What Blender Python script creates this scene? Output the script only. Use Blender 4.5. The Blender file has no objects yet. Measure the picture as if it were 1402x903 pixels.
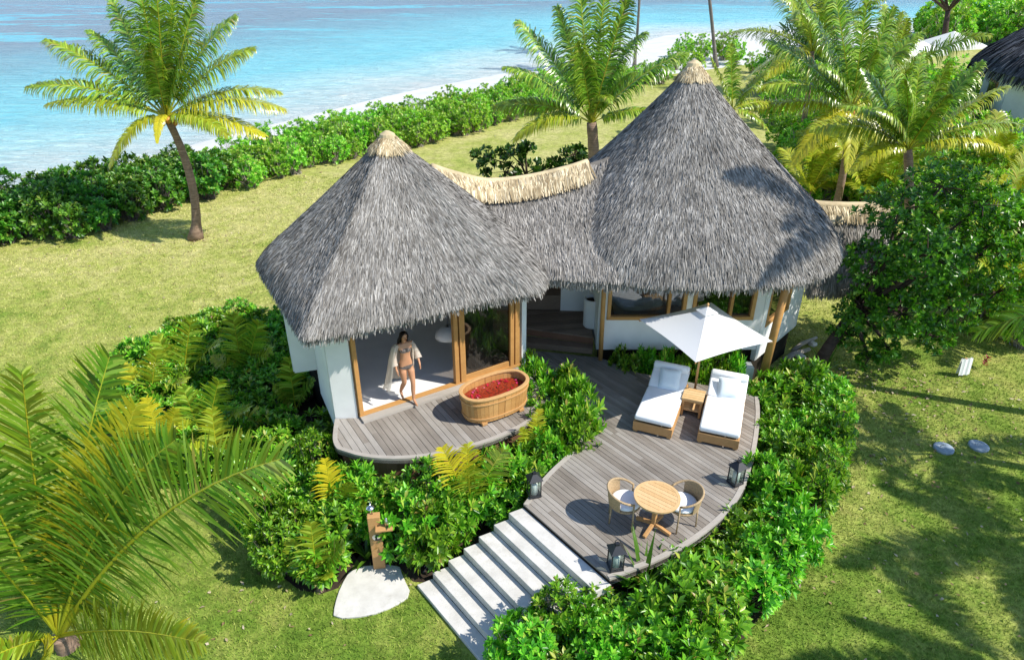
import bpy, bmesh, math, random
import numpy as np
from mathutils import Vector, Matrix, noise

random.seed(7)
RNG = np.random.default_rng(7)
R = math.radians
scene = bpy.context.scene
COL = scene.collection

# ------------------------------------------------------------------ camera
CAM_H, PITCH, FPX = 10.0, R(29.0), 947.0          # metres above the lawn, downward tilt, focal length in photo pixels
cam_data = bpy.data.cameras.new("camera")
cam_data.sensor_width = 36.0
cam_data.lens = 36.0 * FPX / 1402.0
cam_data.clip_start, cam_data.clip_end = 0.1, 6000.0
cam = bpy.data.objects.new("camera", cam_data)
COL.objects.link(cam)
cam.location = (0, 0, CAM_H)
cam.rotation_euler = (math.pi / 2 - PITCH, 0, 0)
scene.camera = cam

# ------------------------------------------------------------------ light
SUN_EL = R(46.5)
SUN_DIR = Vector((0.95 * math.cos(SUN_EL), -0.31 * math.cos(SUN_EL), math.sin(SUN_EL))).normalized()
world = bpy.data.worlds.new("World")
scene.world = world
world.use_nodes = True
wn = world.node_tree
wn.nodes.clear()
sky = wn.nodes.new("ShaderNodeTexSky")
sky.sky_type = 'NISHITA'
sky.sun_disc = False
sky.sun_elevation = SUN_EL
sky.sun_rotation = math.atan2(SUN_DIR.x, SUN_DIR.y)
sky.air_density, sky.dust_density, sky.ozone_density = 1.0, 0.2, 2.5
bg = wn.nodes.new("ShaderNodeBackground")
bg.inputs["Strength"].default_value = 0.15
wo = wn.nodes.new("ShaderNodeOutputWorld")
wn.links.new(sky.outputs[0], bg.inputs[0])
wn.links.new(bg.outputs[0], wo.inputs[0])
sun_data = bpy.data.lights.new("sun", 'SUN')
sun_data.energy = 4.2
sun_data.angle = R(0.5)
sun_data.color = (1.0, 0.95, 0.86)
sun = bpy.data.objects.new("sun", sun_data)
sun.rotation_euler = SUN_DIR.to_track_quat('Z', 'Y').to_euler()
sun.location = (30, -10, 40)
COL.objects.link(sun)
scene.view_settings.view_transform = 'Standard'
scene.view_settings.look = 'None'
scene.view_settings.exposure = 0.56
scene.view_settings.gamma = 1.0
scene.cycles.max_bounces = 8
scene.cycles.transparent_max_bounces = 12
scene.cycles.use_denoising = True

# ------------------------------------------------------------------ survey helpers: a photo pixel to a point of the place
_s, _c = math.sin(PITCH), math.cos(PITCH)
def _ray(px, py):
    x = (px - 701) / FPX; y = -(py - 451.5) / FPX
    return (x, _c + y * _s, -_s + y * _c)
def at(px, py, z=0.0):
    d = _ray(px, py); t = (z - CAM_H) / d[2]
    return Vector((d[0] * t, d[1] * t, z))
def atY(px, py, Y):
    d = _ray(px, py); t = Y / d[1]
    return Vector((d[0] * t, Y, CAM_H + d[2] * t))

# ------------------------------------------------------------------ object helpers
def tag(o, label=None, cat=None, group=None, kind=None):
    if label: o["label"] = label
    if cat: o["category"] = cat
    if group: o["group"] = group
    if kind: o["kind"] = kind
    return o
def root(name, label, cat, loc=(0, 0, 0), rz=0.0, group=None):
    o = bpy.data.objects.new(name, None)
    o.empty_display_size = 0.2
    COL.objects.link(o)
    o.location = loc
    o.rotation_euler = (0, 0, rz)
    return tag(o, label, cat, group)
def link(name, me, mat=None, parent=None):
    o = bpy.data.objects.new(name, me)
    COL.objects.link(o)
    if mat is not None and len(me.materials) == 0:
        me.materials.append(mat)
    if parent is not None:
        o.parent = parent
    return o
def dup(src, parent=None):
    c = src.copy(); COL.objects.link(c); c.parent = parent
    for ch in list(src.children):
        dup(ch, c)
    return c
def np_mesh(name, V, F, smooth=False, attrs=None):
    """V (n,3), F (m,k) all faces of one size"""
    V = np.asarray(V, dtype=np.float32); F = np.asarray(F, dtype=np.int32)
    me = bpy.data.meshes.new(name)
    me.vertices.add(len(V)); me.vertices.foreach_set("co", V.ravel())
    m, k = F.shape
    me.loops.add(m * k); me.loops.foreach_set("vertex_index", F.ravel())
    me.polygons.add(m)
    me.polygons.foreach_set("loop_start", np.arange(0, m * k, k, dtype=np.int32))
    me.polygons.foreach_set("loop_total", np.full(m, k, dtype=np.int32))
    if smooth: me.polygons.foreach_set("use_smooth", np.ones(m, dtype=bool))
    for an, av in (attrs or {}).items():
        a = me.attributes.new(an, 'FLOAT', 'POINT')
        a.data.foreach_set("value", np.asarray(av, dtype=np.float32))
    me.update(calc_edges=True)
    return me

class MB:
    def __init__(s): s.v = []; s.f = []
    def add(s, vs, fs):
        b = len(s.v); s.v += [tuple(v) for v in vs]; s.f += [tuple(i + b for i in f) for f in fs]
    def box(s, c, d, rz=0.0, M=None):
        x, y, z = d[0] / 2, d[1] / 2, d[2] / 2
        vs = [Vector(p) for p in ((-x,-y,-z),(x,-y,-z),(x,y,-z),(-x,y,-z),(-x,-y,z),(x,-y,z),(x,y,z),(-x,y,z))]
        if M is None: M = Matrix.Rotation(rz, 3, 'Z')
        s.add([M @ p + Vector(c) for p in vs], [(3,2,1,0),(4,5,6,7),(0,1,5,4),(1,2,6,5),(2,3,7,6),(3,0,4,7)])
        return s
    def beam(s, a, b, w, h, up=Vector((0, 0, 1))):
        a, b = Vector(a), Vector(b); d = (b - a); L = d.length; d.normalize()
        sd = d.cross(up)
        if sd.length < 1e-4: sd = Vector((1, 0, 0))
        sd.normalize(); u = sd.cross(d)
        M = Matrix((sd, d, u)).transposed()
        return s.box((a + b) / 2, (w, L, h), M=M)
    def wall(s, a, b, z0, z1, th):
        a = Vector((a[0], a[1], 0)); b = Vector((b[0], b[1], 0))
        d = b - a
        return s.box(((a.x+b.x)/2, (a.y+b.y)/2, (z0+z1)/2), (d.length, th, z1 - z0), math.atan2(d.y, d.x))
    def prism(s, poly, z0, z1):
        n = len(poly)
        vs = [(p[0], p[1], z0) for p in poly] + [(p[0], p[1], z1) for p in poly]
        fs = [tuple(range(n - 1, -1, -1)), tuple(range(n, 2 * n))] + [(i, (i+1) % n, n + (i+1) % n, n + i) for i in range(n)]
        s.add(vs, fs); return s
    def tube(s, pts, rad, n=8, cap=True):
        pts = [Vector(p) for p in pts]
        if not hasattr(rad, '__len__'): rad = [rad] * len(pts)
        vs = []; fs = []; prev = None
        for i, p in enumerate(pts):
            t = (pts[min(i+1, len(pts)-1)] - pts[max(i-1, 0)]).normalized()
            if prev is None:
                ref = Vector((1, 0, 0)) if abs(t.x) < 0.8 else Vector((0, 1, 0))
                u = t.cross(ref).normalized()
            else:
                u = (prev - t * prev.dot(t)).normalized()
            prev = u; w = t.cross(u)
            for k in range(n):
                a = 2 * math.pi * k / n
                vs.append(p + (u * math.cos(a) + w * math.sin(a)) * rad[i])
        for i in range(len(pts) - 1):
            for k in range(n):
                fs.append((i*n+k, i*n+(k+1) % n, (i+1)*n+(k+1) % n, (i+1)*n+k))
        if cap:
            fs.append(tuple(range(n - 1, -1, -1))); fs.append(tuple((len(pts)-1)*n + k for k in range(n)))
        s.add(vs, fs); return s
    def lathe(s, prof, c=(0, 0, 0), n=24, sx=1.0, sy=1.0):
        vs = []; fs = []
        for r, z in prof:
            for k in range(n):
                a = 2 * math.pi * k / n
                vs.append((c[0] + r * sx * math.cos(a), c[1] + r * sy * math.sin(a), c[2] + z))
        for i in range(len(prof) - 1):
            for k in range(n):
                fs.append((i*n+k, i*n+(k+1) % n, (i+1)*n+(k+1) % n, (i+1)*n+k))
        fs.append(tuple(range(n - 1, -1, -1))); fs.append(tuple((len(prof)-1)*n + k for k in range(n)))
        s.add(vs, fs); return s
    def mesh(s, name, off=(0, 0, 0), smooth=False, bevel=0.0, seg=2, subdiv=0):
        me = bpy.data.meshes.new(name)
        me.from_pydata([(v[0]-off[0], v[1]-off[1], v[2]-off[2]) for v in s.v], [], s.f)
        if bevel or subdiv:
            bm = bmesh.new(); bm.from_mesh(me)
            if bevel:
                ed = [e for e in bm.edges if len(e.link_faces) == 2 and e.calc_face_angle(0) > 0.5]
                bmesh.ops.bevel(bm, geom=ed, offset=bevel, segments=seg, affect='EDGES', profile=0.5)
            bm.to_mesh(me); bm.free()
        if smooth:
            me.polygons.foreach_set("use_smooth", np.ones(len(me.polygons), dtype=bool))
        me.update()
        return me
    def obj(s, name, mat, parent=None, off=None, **kw):
        if off is None: off = (0, 0, 0)
        o = link(name, s.mesh(name, off, **kw), mat, parent)
        return o

# ------------------------------------------------------------------ material helpers
class NT:
    def __init__(s, name):
        s.m = bpy.data.materials.new(name); s.m.use_nodes = True
        s.t = s.m.node_tree; s.t.nodes.clear()
        s.out = s.n("ShaderNodeOutputMaterial")
    def n(s, typ, **kw):
        nd = s.t.nodes.new(typ)
        for k, v in kw.items():
            if k.startswith("i_"):
                key = k[2:].replace("_", " ")
                tgt = None
                for i in nd.inputs:
                    if i.name.lower() == key.lower(): tgt = i; break
                if hasattr(v, "is_output"): s.t.links.new(v, tgt)
                else: tgt.default_value = v
            else: setattr(nd, k, v)
        return nd
    def l(s, a, b): s.t.links.new(a, b)
    def coord(s): return s.n("ShaderNodeTexCoord").outputs["Object"]
    def mapping(s, vec, scale=(1, 1, 1), rot=(0, 0, 0)):
        m = s.n("ShaderNodeMapping"); s.l(vec, m.inputs[0])
        m.inputs["Scale"].default_value = scale; m.inputs["Rotation"].default_value = rot
        return m.outputs[0]
    def noise(s, vec, scale, detail=4.0, rough=0.55, dist=0.0):
        nd = s.n("ShaderNodeTexNoise"); s.l(vec, nd.inputs["Vector"])
        nd.inputs["Scale"].default_value = scale; nd.inputs["Detail"].default_value = detail
        nd.inputs["Roughness"].default_value = rough; nd.inputs["Distortion"].default_value = dist
        return nd.outputs["Fac"]
    def ramp(s, fac, stops, interp='LINEAR'):
        nd = s.n("ShaderNodeValToRGB"); s.l(fac, nd.inputs[0]); cr = nd.color_ramp; cr.interpolation = interp
        while len(cr.elements) < len(stops): cr.elements.new(0.5)
        for e, (p, c) in zip(cr.elements, stops):
            e.position = p; e.color = (c[0], c[1], c[2], 1) if hasattr(c, '__len__') else (c, c, c, 1)
        return nd.outputs[0]
    def mix(s, fac, a, b, mode='MIX'):
        nd = s.n("ShaderNodeMix", data_type='RGBA', blend_type=mode)
        for sock, v in ((nd.inputs[0], fac), (nd.inputs[6], a), (nd.inputs[7], b)):
            if hasattr(v, "is_output"): s.l(v, sock)
            elif hasattr(v, '__len__'): sock.default_value = (v[0], v[1], v[2], 1)
            else: sock.default_value = v
        return nd.outputs[2]
    def math(s, op, a, b=0.0, clamp=False):
        nd = s.n("ShaderNodeMath", operation=op, use_clamp=clamp)
        for sock, v in ((nd.inputs[0], a), (nd.inputs[1], b)):
            if hasattr(v, "is_output"): s.l(v, sock)
            else: sock.default_value = v
        return nd.outputs[0]
    def island(s): return s.n("ShaderNodeNewGeometry").outputs["Random Per Island"]
    def objrand(s): return s.n("ShaderNodeObjectInfo").outputs["Random"]
    def attr(s, name): return s.n("ShaderNodeAttribute", attribute_name=name).outputs["Fac"]
    def bump(s, h, strength=0.3, dist=0.02):
        nd = s.n("ShaderNodeBump"); s.l(h, nd.inputs["Height"])
        nd.inputs["Strength"].default_value = strength; nd.inputs["Distance"].default_value = dist
        return nd.outputs[0]
    def bsdf(s, col, rough=0.6, spec=0.4, normal=None, metallic=0.0, **kw):
        nd = s.n("ShaderNodeBsdfPrincipled")
        if hasattr(col, "is_output"): s.l(col, nd.inputs["Base Color"])
        else: nd.inputs["Base Color"].default_value = (*col[:3], 1)
        if hasattr(rough, "is_output"): s.l(rough, nd.inputs["Roughness"])
        else: nd.inputs["Roughness"].default_value = rough
        nd.inputs["Specular IOR Level"].default_value = spec
        nd.inputs["Metallic"].default_value = metallic
        if normal is not None: s.l(normal, nd.inputs["Normal"])
        for k, v in kw.items(): nd.inputs[k].default_value = v
        return nd.outputs[0]
    def done(s, sh): s.l(sh, s.out.inputs[0]); return s.m
    def mixsh(s, fac, a, b):
        nd = s.n("ShaderNodeMixShader")
        if hasattr(fac, "is_output"): s.l(fac, nd.inputs[0])
        else: nd.inputs[0].default_value = fac
        s.l(a, nd.inputs[1]); s.l(b, nd.inputs[2]); return nd.outputs[0]

M = {}
def simple(name, col, rough=0.6, spec=0.4, metallic=0.0, var=0.12, scale=6.0, bump=0.0):
    t = NT(name); co = t.coord()
    f = t.noise(co, scale, 5)
    dk = tuple(c * (1 - var) for c in col); lt = tuple(min(1, c * (1 + var)) for c in col)
    c = t.ramp(f, [(0.3, dk), (0.7, lt)])
    nm = t.bump(t.noise(co, scale * 8, 4), bump, 0.01) if bump else None
    M[name] = t.done(t.bsdf(c, rough, spec, nm, metallic))
    return M[name]

def leafmat(name, stops, yellow=(0.55, 0.42, 0.04), rough=0.38, trans=0.3, spec=0.5, use_attr=False, objvar=0.0):
    t = NT(name)
    c = t.ramp(t.island(), stops)
    if objvar:
        hs = t.n("ShaderNodeHueSaturation"); t.l(c, hs.inputs["Color"])
        o = t.objrand()
        t.l(t.math('ADD', t.math('MULTIPLY', o, 0.04), 0.48), hs.inputs["Hue"])
        t.l(t.math('ADD', t.math('MULTIPLY', o, objvar), 1 - objvar / 2), hs.inputs["Value"])
        c = hs.outputs[0]
    if use_attr:
        c = t.mix(t.attr("yel"), c, yellow)
    b = t.bsdf(c, rough, spec)
    tr = t.n("ShaderNodeBsdfTranslucent")
    tc = t.mix(1.0, c, (1.0, 1.25, 0.40), 'MULTIPLY'); t.l(tc, tr.inputs[0])
    M[name] = t.done(t.mixsh(trans, b, tr.outputs[0]))
    return M[name]

leafmat("shrub_leaf", [(0.0, (0.045, 0.16, 0.010)), (0.5, (0.145, 0.40, 0.02)), (0.88, (0.28, 0.56, 0.035)), (0.975, (0.48, 0.58, 0.08)), (1.0, (0.30, 0.17, 0.06))], rough=0.34, objvar=0.5)
leafmat("beach_leaf", [(0.0, (0.09, 0.24, 0.02)), (0.5, (0.27, 0.55, 0.04)), (0.86, (0.42, 0.68, 0.07)), (0.96, (0.55, 0.62, 0.14)), (1.0, (0.42, 0.28, 0.14))], trans=0.38, rough=0.4, objvar=0.3)
leafmat("hedge_leaf", [(0.0, (0.025, 0.09, 0.010)), (0.5, (0.075, 0.23, 0.018)), (0.9, (0.17, 0.38, 0.03)), (1.0, (0.30, 0.36, 0.07))], rough=0.4, objvar=0.4)
leafmat("tree_leaf", [(0.0, (0.025, 0.09, 0.010)), (0.6, (0.075, 0.23, 0.018)), (0.93, (0.16, 0.38, 0.03)), (1.0, (0.32, 0.45, 0.05))], rough=0.3, trans=0.3)
leafmat("grape_leaf", [(0.0, (0.015, 0.05, 0.008)), (0.7, (0.04, 0.11, 0.012)), (1.0, (0.09, 0.18, 0.02))], rough=0.35, trans=0.2)
leafmat("palm_leaf", [(0.0, (0.020, 0.08, 0.008)), (0.45, (0.075, 0.235, 0.016)), (0.8, (0.19, 0.42, 0.03)), (0.97, (0.42, 0.60, 0.10)), (1.0, (0.40, 0.28, 0.10))], yellow=(0.74, 0.60, 0.03), rough=0.28, trans=0.22, spec=0.6, use_attr=True)
leafmat("needle_leaf", [(0.0, (0.04, 0.11, 0.035)), (1.0, (0.15, 0.27, 0.09))], rough=0.6, trans=0.2)
leafmat("strap_leaf", [(0.0, (0.05, 0.13, 0.012)), (1.0, (0.13, 0.26, 0.025))], rough=0.35, trans=0.3)

def m_thatch(name, dark, mid, light):
    t = NT(name); co = t.coord()
    c = t.ramp(t.island(), [(0.0, dark), (0.35, tuple(0.5*(a+b) for a, b in zip(dark, mid))), (0.7, mid), (1.0, light)])
    big = t.noise(co, 1.6, 7, 0.7)
    c = t.mix(0.8, c, t.ramp(big, [(0.34, 0.64), (0.62, 1.18)]), 'MULTIPLY')
    M[name] = t.done(t.bsdf(c, 0.95, 0.06))
m_thatch("thatch", (0.15, 0.136, 0.118), (0.285, 0.268, 0.247), (0.405, 0.383, 0.352))
m_thatch("thatch_warm", (0.16, 0.145, 0.125), (0.31, 0.285, 0.255), (0.46, 0.43, 0.385))
m_thatch("ridge_thatch", (0.30, 0.22, 0.12), (0.62, 0.50, 0.31), (0.86, 0.74, 0.52))
m_thatch("thatch_far", (0.03, 0.03, 0.034), (0.10, 0.10, 0.11), (0.2, 0.2, 0.21))

def m_wood(name, stops, ang=0.0, grain=22.0, rough=0.7, spec=0.3, stain=0.35):
    t = NT(name); co = t.coord()
    mp = t.mapping(co, rot=(0, 0, -ang))
    g = t.noise(t.mapping(mp, (1.3, grain, grain)), 1.6, 6, 0.65)
    isl = t.island()
    f = t.math('ADD', t.math('ADD', t.math('MULTIPLY', isl, 0.34), 0.10), t.math('MULTIPLY', g, 0.5))
    c = t.ramp(f, stops)
    st = t.noise(co, 0.9, 5, 0.6)
    c = t.mix(stain, c, t.ramp(st, [(0.3, 0.45), (0.65, 1.0)]), 'MULTIPLY')
    nm = t.bump(g, 0.25, 0.01)
    M[name] = t.done(t.bsdf(c, rough, spec, nm))
ANG_MAIN = math.atan2(-0.78, 0.62)
ANG_BATH = math.atan2(-0.85, 0.527)
GREY = [(0.15, (0.125, 0.10, 0.078)), (0.5, (0.275, 0.242, 0.205)), (0.85, (0.42, 0.39, 0.35))]
m_wood("deck_wood", GREY, ANG_MAIN, stain=0.55)
m_wood("bath_deck_wood", [(0.15, (0.15, 0.12, 0.095)), (0.5, (0.31, 0.275, 0.235)), (0.85, (0.47, 0.44, 0.40))], ANG_BATH, stain=0.5)
m_wood("porch_wood", [(0.1, (0.10, 0.068, 0.045)), (0.5, (0.22, 0.155, 0.11)), (0.9, (0.34, 0.26, 0.20))], ANG_MAIN)
m_wood("edge_wood", [(0.1, (0.22, 0.19, 0.155)), (0.5, (0.38, 0.345, 0.30)), (0.9, (0.54, 0.50, 0.45))], 0.3, 8, stain=0.2)
m_wood("teak", [(0.1, (0.36, 0.18, 0.065)), (0.5, (0.52, 0.29, 0.115)), (0.9, (0.66, 0.41, 0.18))], 0.6, 14, rough=0.5, stain=0.12)
m_wood("teak_pale", [(0.1, (0.50, 0.29, 0.12)), (0.5, (0.64, 0.41, 0.19)), (0.9, (0.74, 0.52, 0.28))], 0.6, 14, rough=0.55, stain=0.1)
m_wood("frame_wood", [(0.1, (0.34, 0.16, 0.05)), (0.5, (0.50, 0.26, 0.085)), (0.9, (0.64, 0.38, 0.15))], 0.0, 6, rough=0.45, stain=0.15)
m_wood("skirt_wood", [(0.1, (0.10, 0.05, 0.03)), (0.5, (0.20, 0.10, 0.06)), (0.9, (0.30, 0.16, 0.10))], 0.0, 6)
m_wood("drift_wood", [(0.1, (0.22, 0.18, 0.15)), (0.5, (0.40, 0.35, 0.30)), (0.9, (0.55, 0.50, 0.44))], 0.2, 8)
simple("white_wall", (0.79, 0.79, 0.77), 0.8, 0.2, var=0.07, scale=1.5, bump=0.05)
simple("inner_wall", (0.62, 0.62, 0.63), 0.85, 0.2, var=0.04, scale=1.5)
simple("inner_floor", (0.78, 0.77, 0.75), 0.5, 0.4, var=0.05, scale=2.0)
simple("fabric_white", (0.82, 0.83, 0.83), 0.9, 0.1, var=0.03, scale=5, bump=0.15)
simple("fabric_blue", (0.70, 0.77, 0.80), 0.9, 0.1, var=0.04, scale=6, bump=0.15)
t = NT("concrete"); co = t.coord()
c = t.ramp(t.noise(co, 2.6, 6, 0.65), [(0.3, (0.50, 0.48, 0.44)), (0.7, (0.68, 0.66, 0.62))])
c = t.mix(t.ramp(t.noise(co, 1.1, 9, 0.8), [(0.52, 0.0), (0.70, 0.55)]), c, (0.30, 0.27, 0.22))
M["concrete"] = t.done(t.bsdf(c, 0.9, 0.2, t.bump(t.noise(co, 24, 4), 0.25, 0.01)))
simple("cover_concrete", (0.30, 0.36, 0.42), 0.8, 0.3, var=0.2, scale=9, bump=0.2)
simple("black_metal", (0.018, 0.019, 0.022), 0.4, 0.5, var=0.1)
simple("steel", (0.6, 0.6, 0.6), 0.25, 0.5, metallic=1.0, var=0.05)
simple("candle", (0.85, 0.80, 0.70), 0.5, 0.4, var=0.03)
simple("rope", (0.42, 0.30, 0.17), 0.8, 0.2, var=0.25, scale=40, bump=0.3)
simple("soil", (0.055, 0.04, 0.028), 0.95, 0.1, var=0.4, scale=4, bump=0.5)
simple("dark_room", (0.05, 0.045, 0.04), 0.8, 0.2)
simple("underfloor_shade", (0.03, 0.025, 0.02), 0.9, 0.1)  # near-black: the shade beneath floors and decks put into the colour
simple("skin", (0.50, 0.25, 0.135), 0.5, 0.4, var=0.06, scale=9)
simple("hair", (0.022, 0.013, 0.009), 0.45, 0.4, var=0.3, scale=30)
simple("bikini_cloth", (0.13, 0.11, 0.10), 0.8, 0.2, var=0.35, scale=45)
simple("sea_stone", (0.62, 0.60, 0.55), 0.8, 0.2, var=0.2, scale=5, bump=0.3)
simple("red_leaf", (0.33, 0.03, 0.03), 0.5, 0.4, var=0.3)
simple("coconut_husk", (0.50, 0.22, 0.04), 0.5, 0.4, var=0.3)

def m_bark(name, a, b):
    t = NT(name); co = t.coord()
    n1 = t.math("ADD", t.math("MULTIPLY", t.noise(t.mapping(co, (5, 5, 9)), 1.5, 6, 0.65), 0.55), t.math("MULTIPLY", t.noise(t.mapping(co, (0.8, 0.8, 22)), 1.0, 3, 0.5), 0.5))
    c = t.ramp(n1, [(0.3, a), (0.7, b)])
    M[name] = t.done(t.bsdf(c, 0.9, 0.15, t.bump(n1, 0.6, 0.03)))
m_bark("palm_bark", (0.12, 0.075, 0.05), (0.36, 0.25, 0.18))
m_bark("dark_bark", (0.03, 0.022, 0.018), (0.10, 0.07, 0.055))
m_bark("grey_bark", (0.10, 0.085, 0.075), (0.24, 0.21, 0.19))

def m_glass(name, tint=(0.9, 0.95, 0.95), extra=0.06):
    t = NT(name)
    fr = t.n("ShaderNodeLayerWeight"); fr.inputs["Blend"].default_value = 0.5
    f = t.math('ADD', t.math('MULTIPLY', t.math('POWER', fr.outputs["Facing"], 4.0), 0.7), extra, True)
    tr = t.n("ShaderNodeBsdfTransparent"); tr.inputs[0].default_value = (*tint, 1)
    gl = t.n("ShaderNodeBsdfGlossy"); gl.inputs["Roughness"].default_value = 0.02
    M[name] = t.done(t.mixsh(f, tr.outputs[0], gl.outputs[0]))
m_glass("glass"); m_glass("door_glass", (0.50, 0.47, 0.44), 0.08); m_glass("window_glass", (0.62, 0.66, 0.66), 0.10)
def m_sheer(name, col, alpha):
    t = NT(name)
    tr = t.n("ShaderNodeBsdfTransparent"); d = t.n("ShaderNodeBsdfTranslucent"); d.inputs[0].default_value = (*col, 1)
    b = t.bsdf(col, 0.85, 0.1)
    M[name] = t.done(t.mixsh(alpha, tr.outputs[0], t.mixsh(0.4, b, d.outputs[0])))
m_sheer("sheer_cloth", (0.80, 0.74, 0.64), 0.8)
m_sheer("curtain_cloth", (0.55, 0.62, 0.66), 0.85)
t = NT("canopy_cloth"); d = t.n("ShaderNodeBsdfTranslucent"); d.inputs[0].default_value = (0.8, 0.8, 0.78, 1)
M["canopy_cloth"] = t.done(t.mixsh(0.22, t.bsdf((0.82, 0.82, 0.81), 0.85, 0.15), d.outputs[0]))
# bath water strewn with petals
t = NT("petal_water"); co = t.coord()
vor = t.n("ShaderNodeTexVoronoi"); t.l(co, vor.inputs["Vector"]); vor.inputs["Scale"].default_value = 26
c = t.ramp(vor.outputs["Distance"], [(0.0, (0.36, 0.045, 0.015)), (0.5, (0.27, 0.03, 0.012)), (0.8, (0.14, 0.025, 0.012))])
M["petal_water"] = t.done(t.bsdf(c, 0.12, 0.5, t.bump(vor.outputs["Distance"], 0.3, 0.01)))
leafmat("petal", [(0, (0.45, 0.01, 0.03)), (0.6, (0.6, 0.02, 0.06)), (0.85, (0.65, 0.04, 0.22)), (1, (0.7, 0.35, 0.2))], trans=0.2)

# ------------------------------------------------------------------ the land
t = NT("lawn"); co = t.coord()
n1 = t.noise(co, 0.22, 5, 0.6); n2 = t.noise(co, 1.3, 6, 0.7); n3 = t.noise(co, 14, 5, 0.75)
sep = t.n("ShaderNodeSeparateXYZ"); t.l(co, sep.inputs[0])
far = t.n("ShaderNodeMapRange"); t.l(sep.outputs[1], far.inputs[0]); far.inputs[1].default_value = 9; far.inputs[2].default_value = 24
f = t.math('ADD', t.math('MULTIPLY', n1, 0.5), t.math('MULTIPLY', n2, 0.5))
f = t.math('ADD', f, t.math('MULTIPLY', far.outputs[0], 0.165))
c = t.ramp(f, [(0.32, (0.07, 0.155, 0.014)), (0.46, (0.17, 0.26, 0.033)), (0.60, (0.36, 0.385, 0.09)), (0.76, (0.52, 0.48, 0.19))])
n4 = t.noise(co, 3.4, 9, 0.78)
c = t.mix(0.75, c, t.ramp(n4, [(0.36, 0.50), (0.60, 1.22)]), "MULTIPLY")
c = t.mix(0.6, c, t.ramp(n3, [(0.3, 0.38), (0.62, 1.25)]), 'MULTIPLY')
sp = t.ramp(t.noise(co, 2.2, 8, 0.8), [(0.66, 0.0), (0.74, 0.8)])
c = t.mix(sp, c, (0.55, 0.47, 0.36))
M["lawn"] = t.done(t.bsdf(c, 0.9, 0.15, t.bump(n3, 0.8, 0.04)))
t = NT("sand"); co = t.coord()
c = t.ramp(t.noise(co, 0.5, 6, 0.6), [(0.3, (0.54, 0.54, 0.52)), (0.7, (0.66, 0.66, 0.64))])
M["sand"] = t.done(t.bsdf(c, 0.9, 0.15, t.bump(t.noise(co, 3, 5), 0.4, 0.05)))
SHORE = [(-400, -60), (-60, 4), (-36, 22), (-27.5, 31), (-22, 36.5), (-18.2, 44), (-14.5, 50), (-9, 59), (-2.5, 66.5), (9, 81), (21, 101), (36, 107), (60, 112), (110, 120), (180, 170), (300, 240), (900, 900)]
def shore_dist(X, Y):
    d = np.full(X.shape, 1e9)
    for (x0, y0), (x1, y1) in zip(SHORE[:-1], SHORE[1:]):
        dx, dy = x1 - x0, y1 - y0
        tt = np.clip(((X - x0) * dx + (Y - y0) * dy) / (dx * dx + dy * dy), 0, 1)
        d = np.minimum(d, np.hypot(X - x0 - tt * dx, Y - y0 - tt * dy))
    ys = np.interp(X, [p[0] for p in SHORE], [p[1] for p in SHORE])
    return np.where(Y < ys, d, -d)        # positive on land
def grid(xs, ys):
    X, Y = np.meshgrid(xs, ys); n = len(xs)
    idx = np.arange(len(xs) * len(ys)).reshape(len(ys), n)
    F = np.stack([idx[:-1, :-1].ravel(), idx[:-1, 1:].ravel(), idx[1:, 1:].ravel(), idx[1:, :-1].ravel()], 1)
    return X.ravel(), Y.ravel(), F
gx = np.concatenate([-np.geomspace(3000, 130, 12), np.arange(-120, 161, 2.0), np.geomspace(170, 3000, 12)])
gy = np.concatenate([[-300, -150, -60, -20], np.arange(0, 200, 2.0), np.geomspace(205, 4000, 16)])
X, Y, F = grid(gx, gy)
sd = shore_dist(X, Y)
Z = np.where(sd > 0, -0.5 + 0.47 * np.clip(sd / 9.0, 0, 1) ** 0.8, -0.5 + np.maximum(sd * 0.06, -4))
tag(link("beach", np_mesh("beach", np.stack([X, Y, Z], 1), F, True), M["sand"]), kind='structure')
X, Y, F = grid(gx, np.concatenate([np.arange(-40, 200, 2.0), np.geomspace(205, 4000, 16)]))
dep = -shore_dist(X, Y)
t = NT("sea"); co = t.coord()
dn = t.math('ADD', t.attr("depth"), t.math('MULTIPLY', t.math('SUBTRACT', t.noise(co, 0.07, 4), 0.5), 16.0))
mr = t.n("ShaderNodeMapRange"); t.l(dn, mr.inputs[0]); mr.inputs[1].default_value = 0; mr.inputs[2].default_value = 110
c = t.ramp(mr.outputs[0], [(0.0, (0.66, 0.76, 0.76)), (0.07, (0.46, 0.79, 0.83)), (0.15, (0.17, 0.66, 0.78)), (0.45, (0.09, 0.54, 0.70)), (1.0, (0.06, 0.43, 0.62))])
reef = t.ramp(t.noise(t.mapping(co, (0.02, 0.06, 1)), 1.6, 8, 0.75), [(0.41, 0.0), (0.46, 1.0)])
rz = t.n("ShaderNodeMapRange"); t.l(dn, rz.inputs[0]); rz.inputs[1].default_value = 22; rz.inputs[2].default_value = 62
c = t.mix(t.math('MULTIPLY', t.math('MULTIPLY', reef, rz.outputs[0]), 0.9), c, (0.13, 0.20, 0.31))
wv = t.noise(t.mapping(co, (0.35, 1.1, 1), rot=(0, 0, -0.35)), 1.0, 6, 0.62, 0.6)
wv2 = t.noise(t.mapping(co, (0.10, 0.30, 1), rot=(0, 0, -0.2)), 1.0, 4, 0.6)
wv3 = t.noise(t.mapping(co, (0.75, 2.5, 1), rot=(0, 0, -0.3)), 1.0, 6, 0.75, 0.8)
c = t.mix(0.55, c, t.ramp(t.math("ADD", t.math("MULTIPLY", wv, 0.42), t.math("MULTIPLY", wv3, 0.58)), [(0.36, (0.30, 0.58, 0.72)), (0.49, (1.0, 1.0, 1.0)), (0.66, (1.9, 1.35, 1.2))]), "MULTIPLY")  # ripple light and dark troughs painted into the water colour
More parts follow.
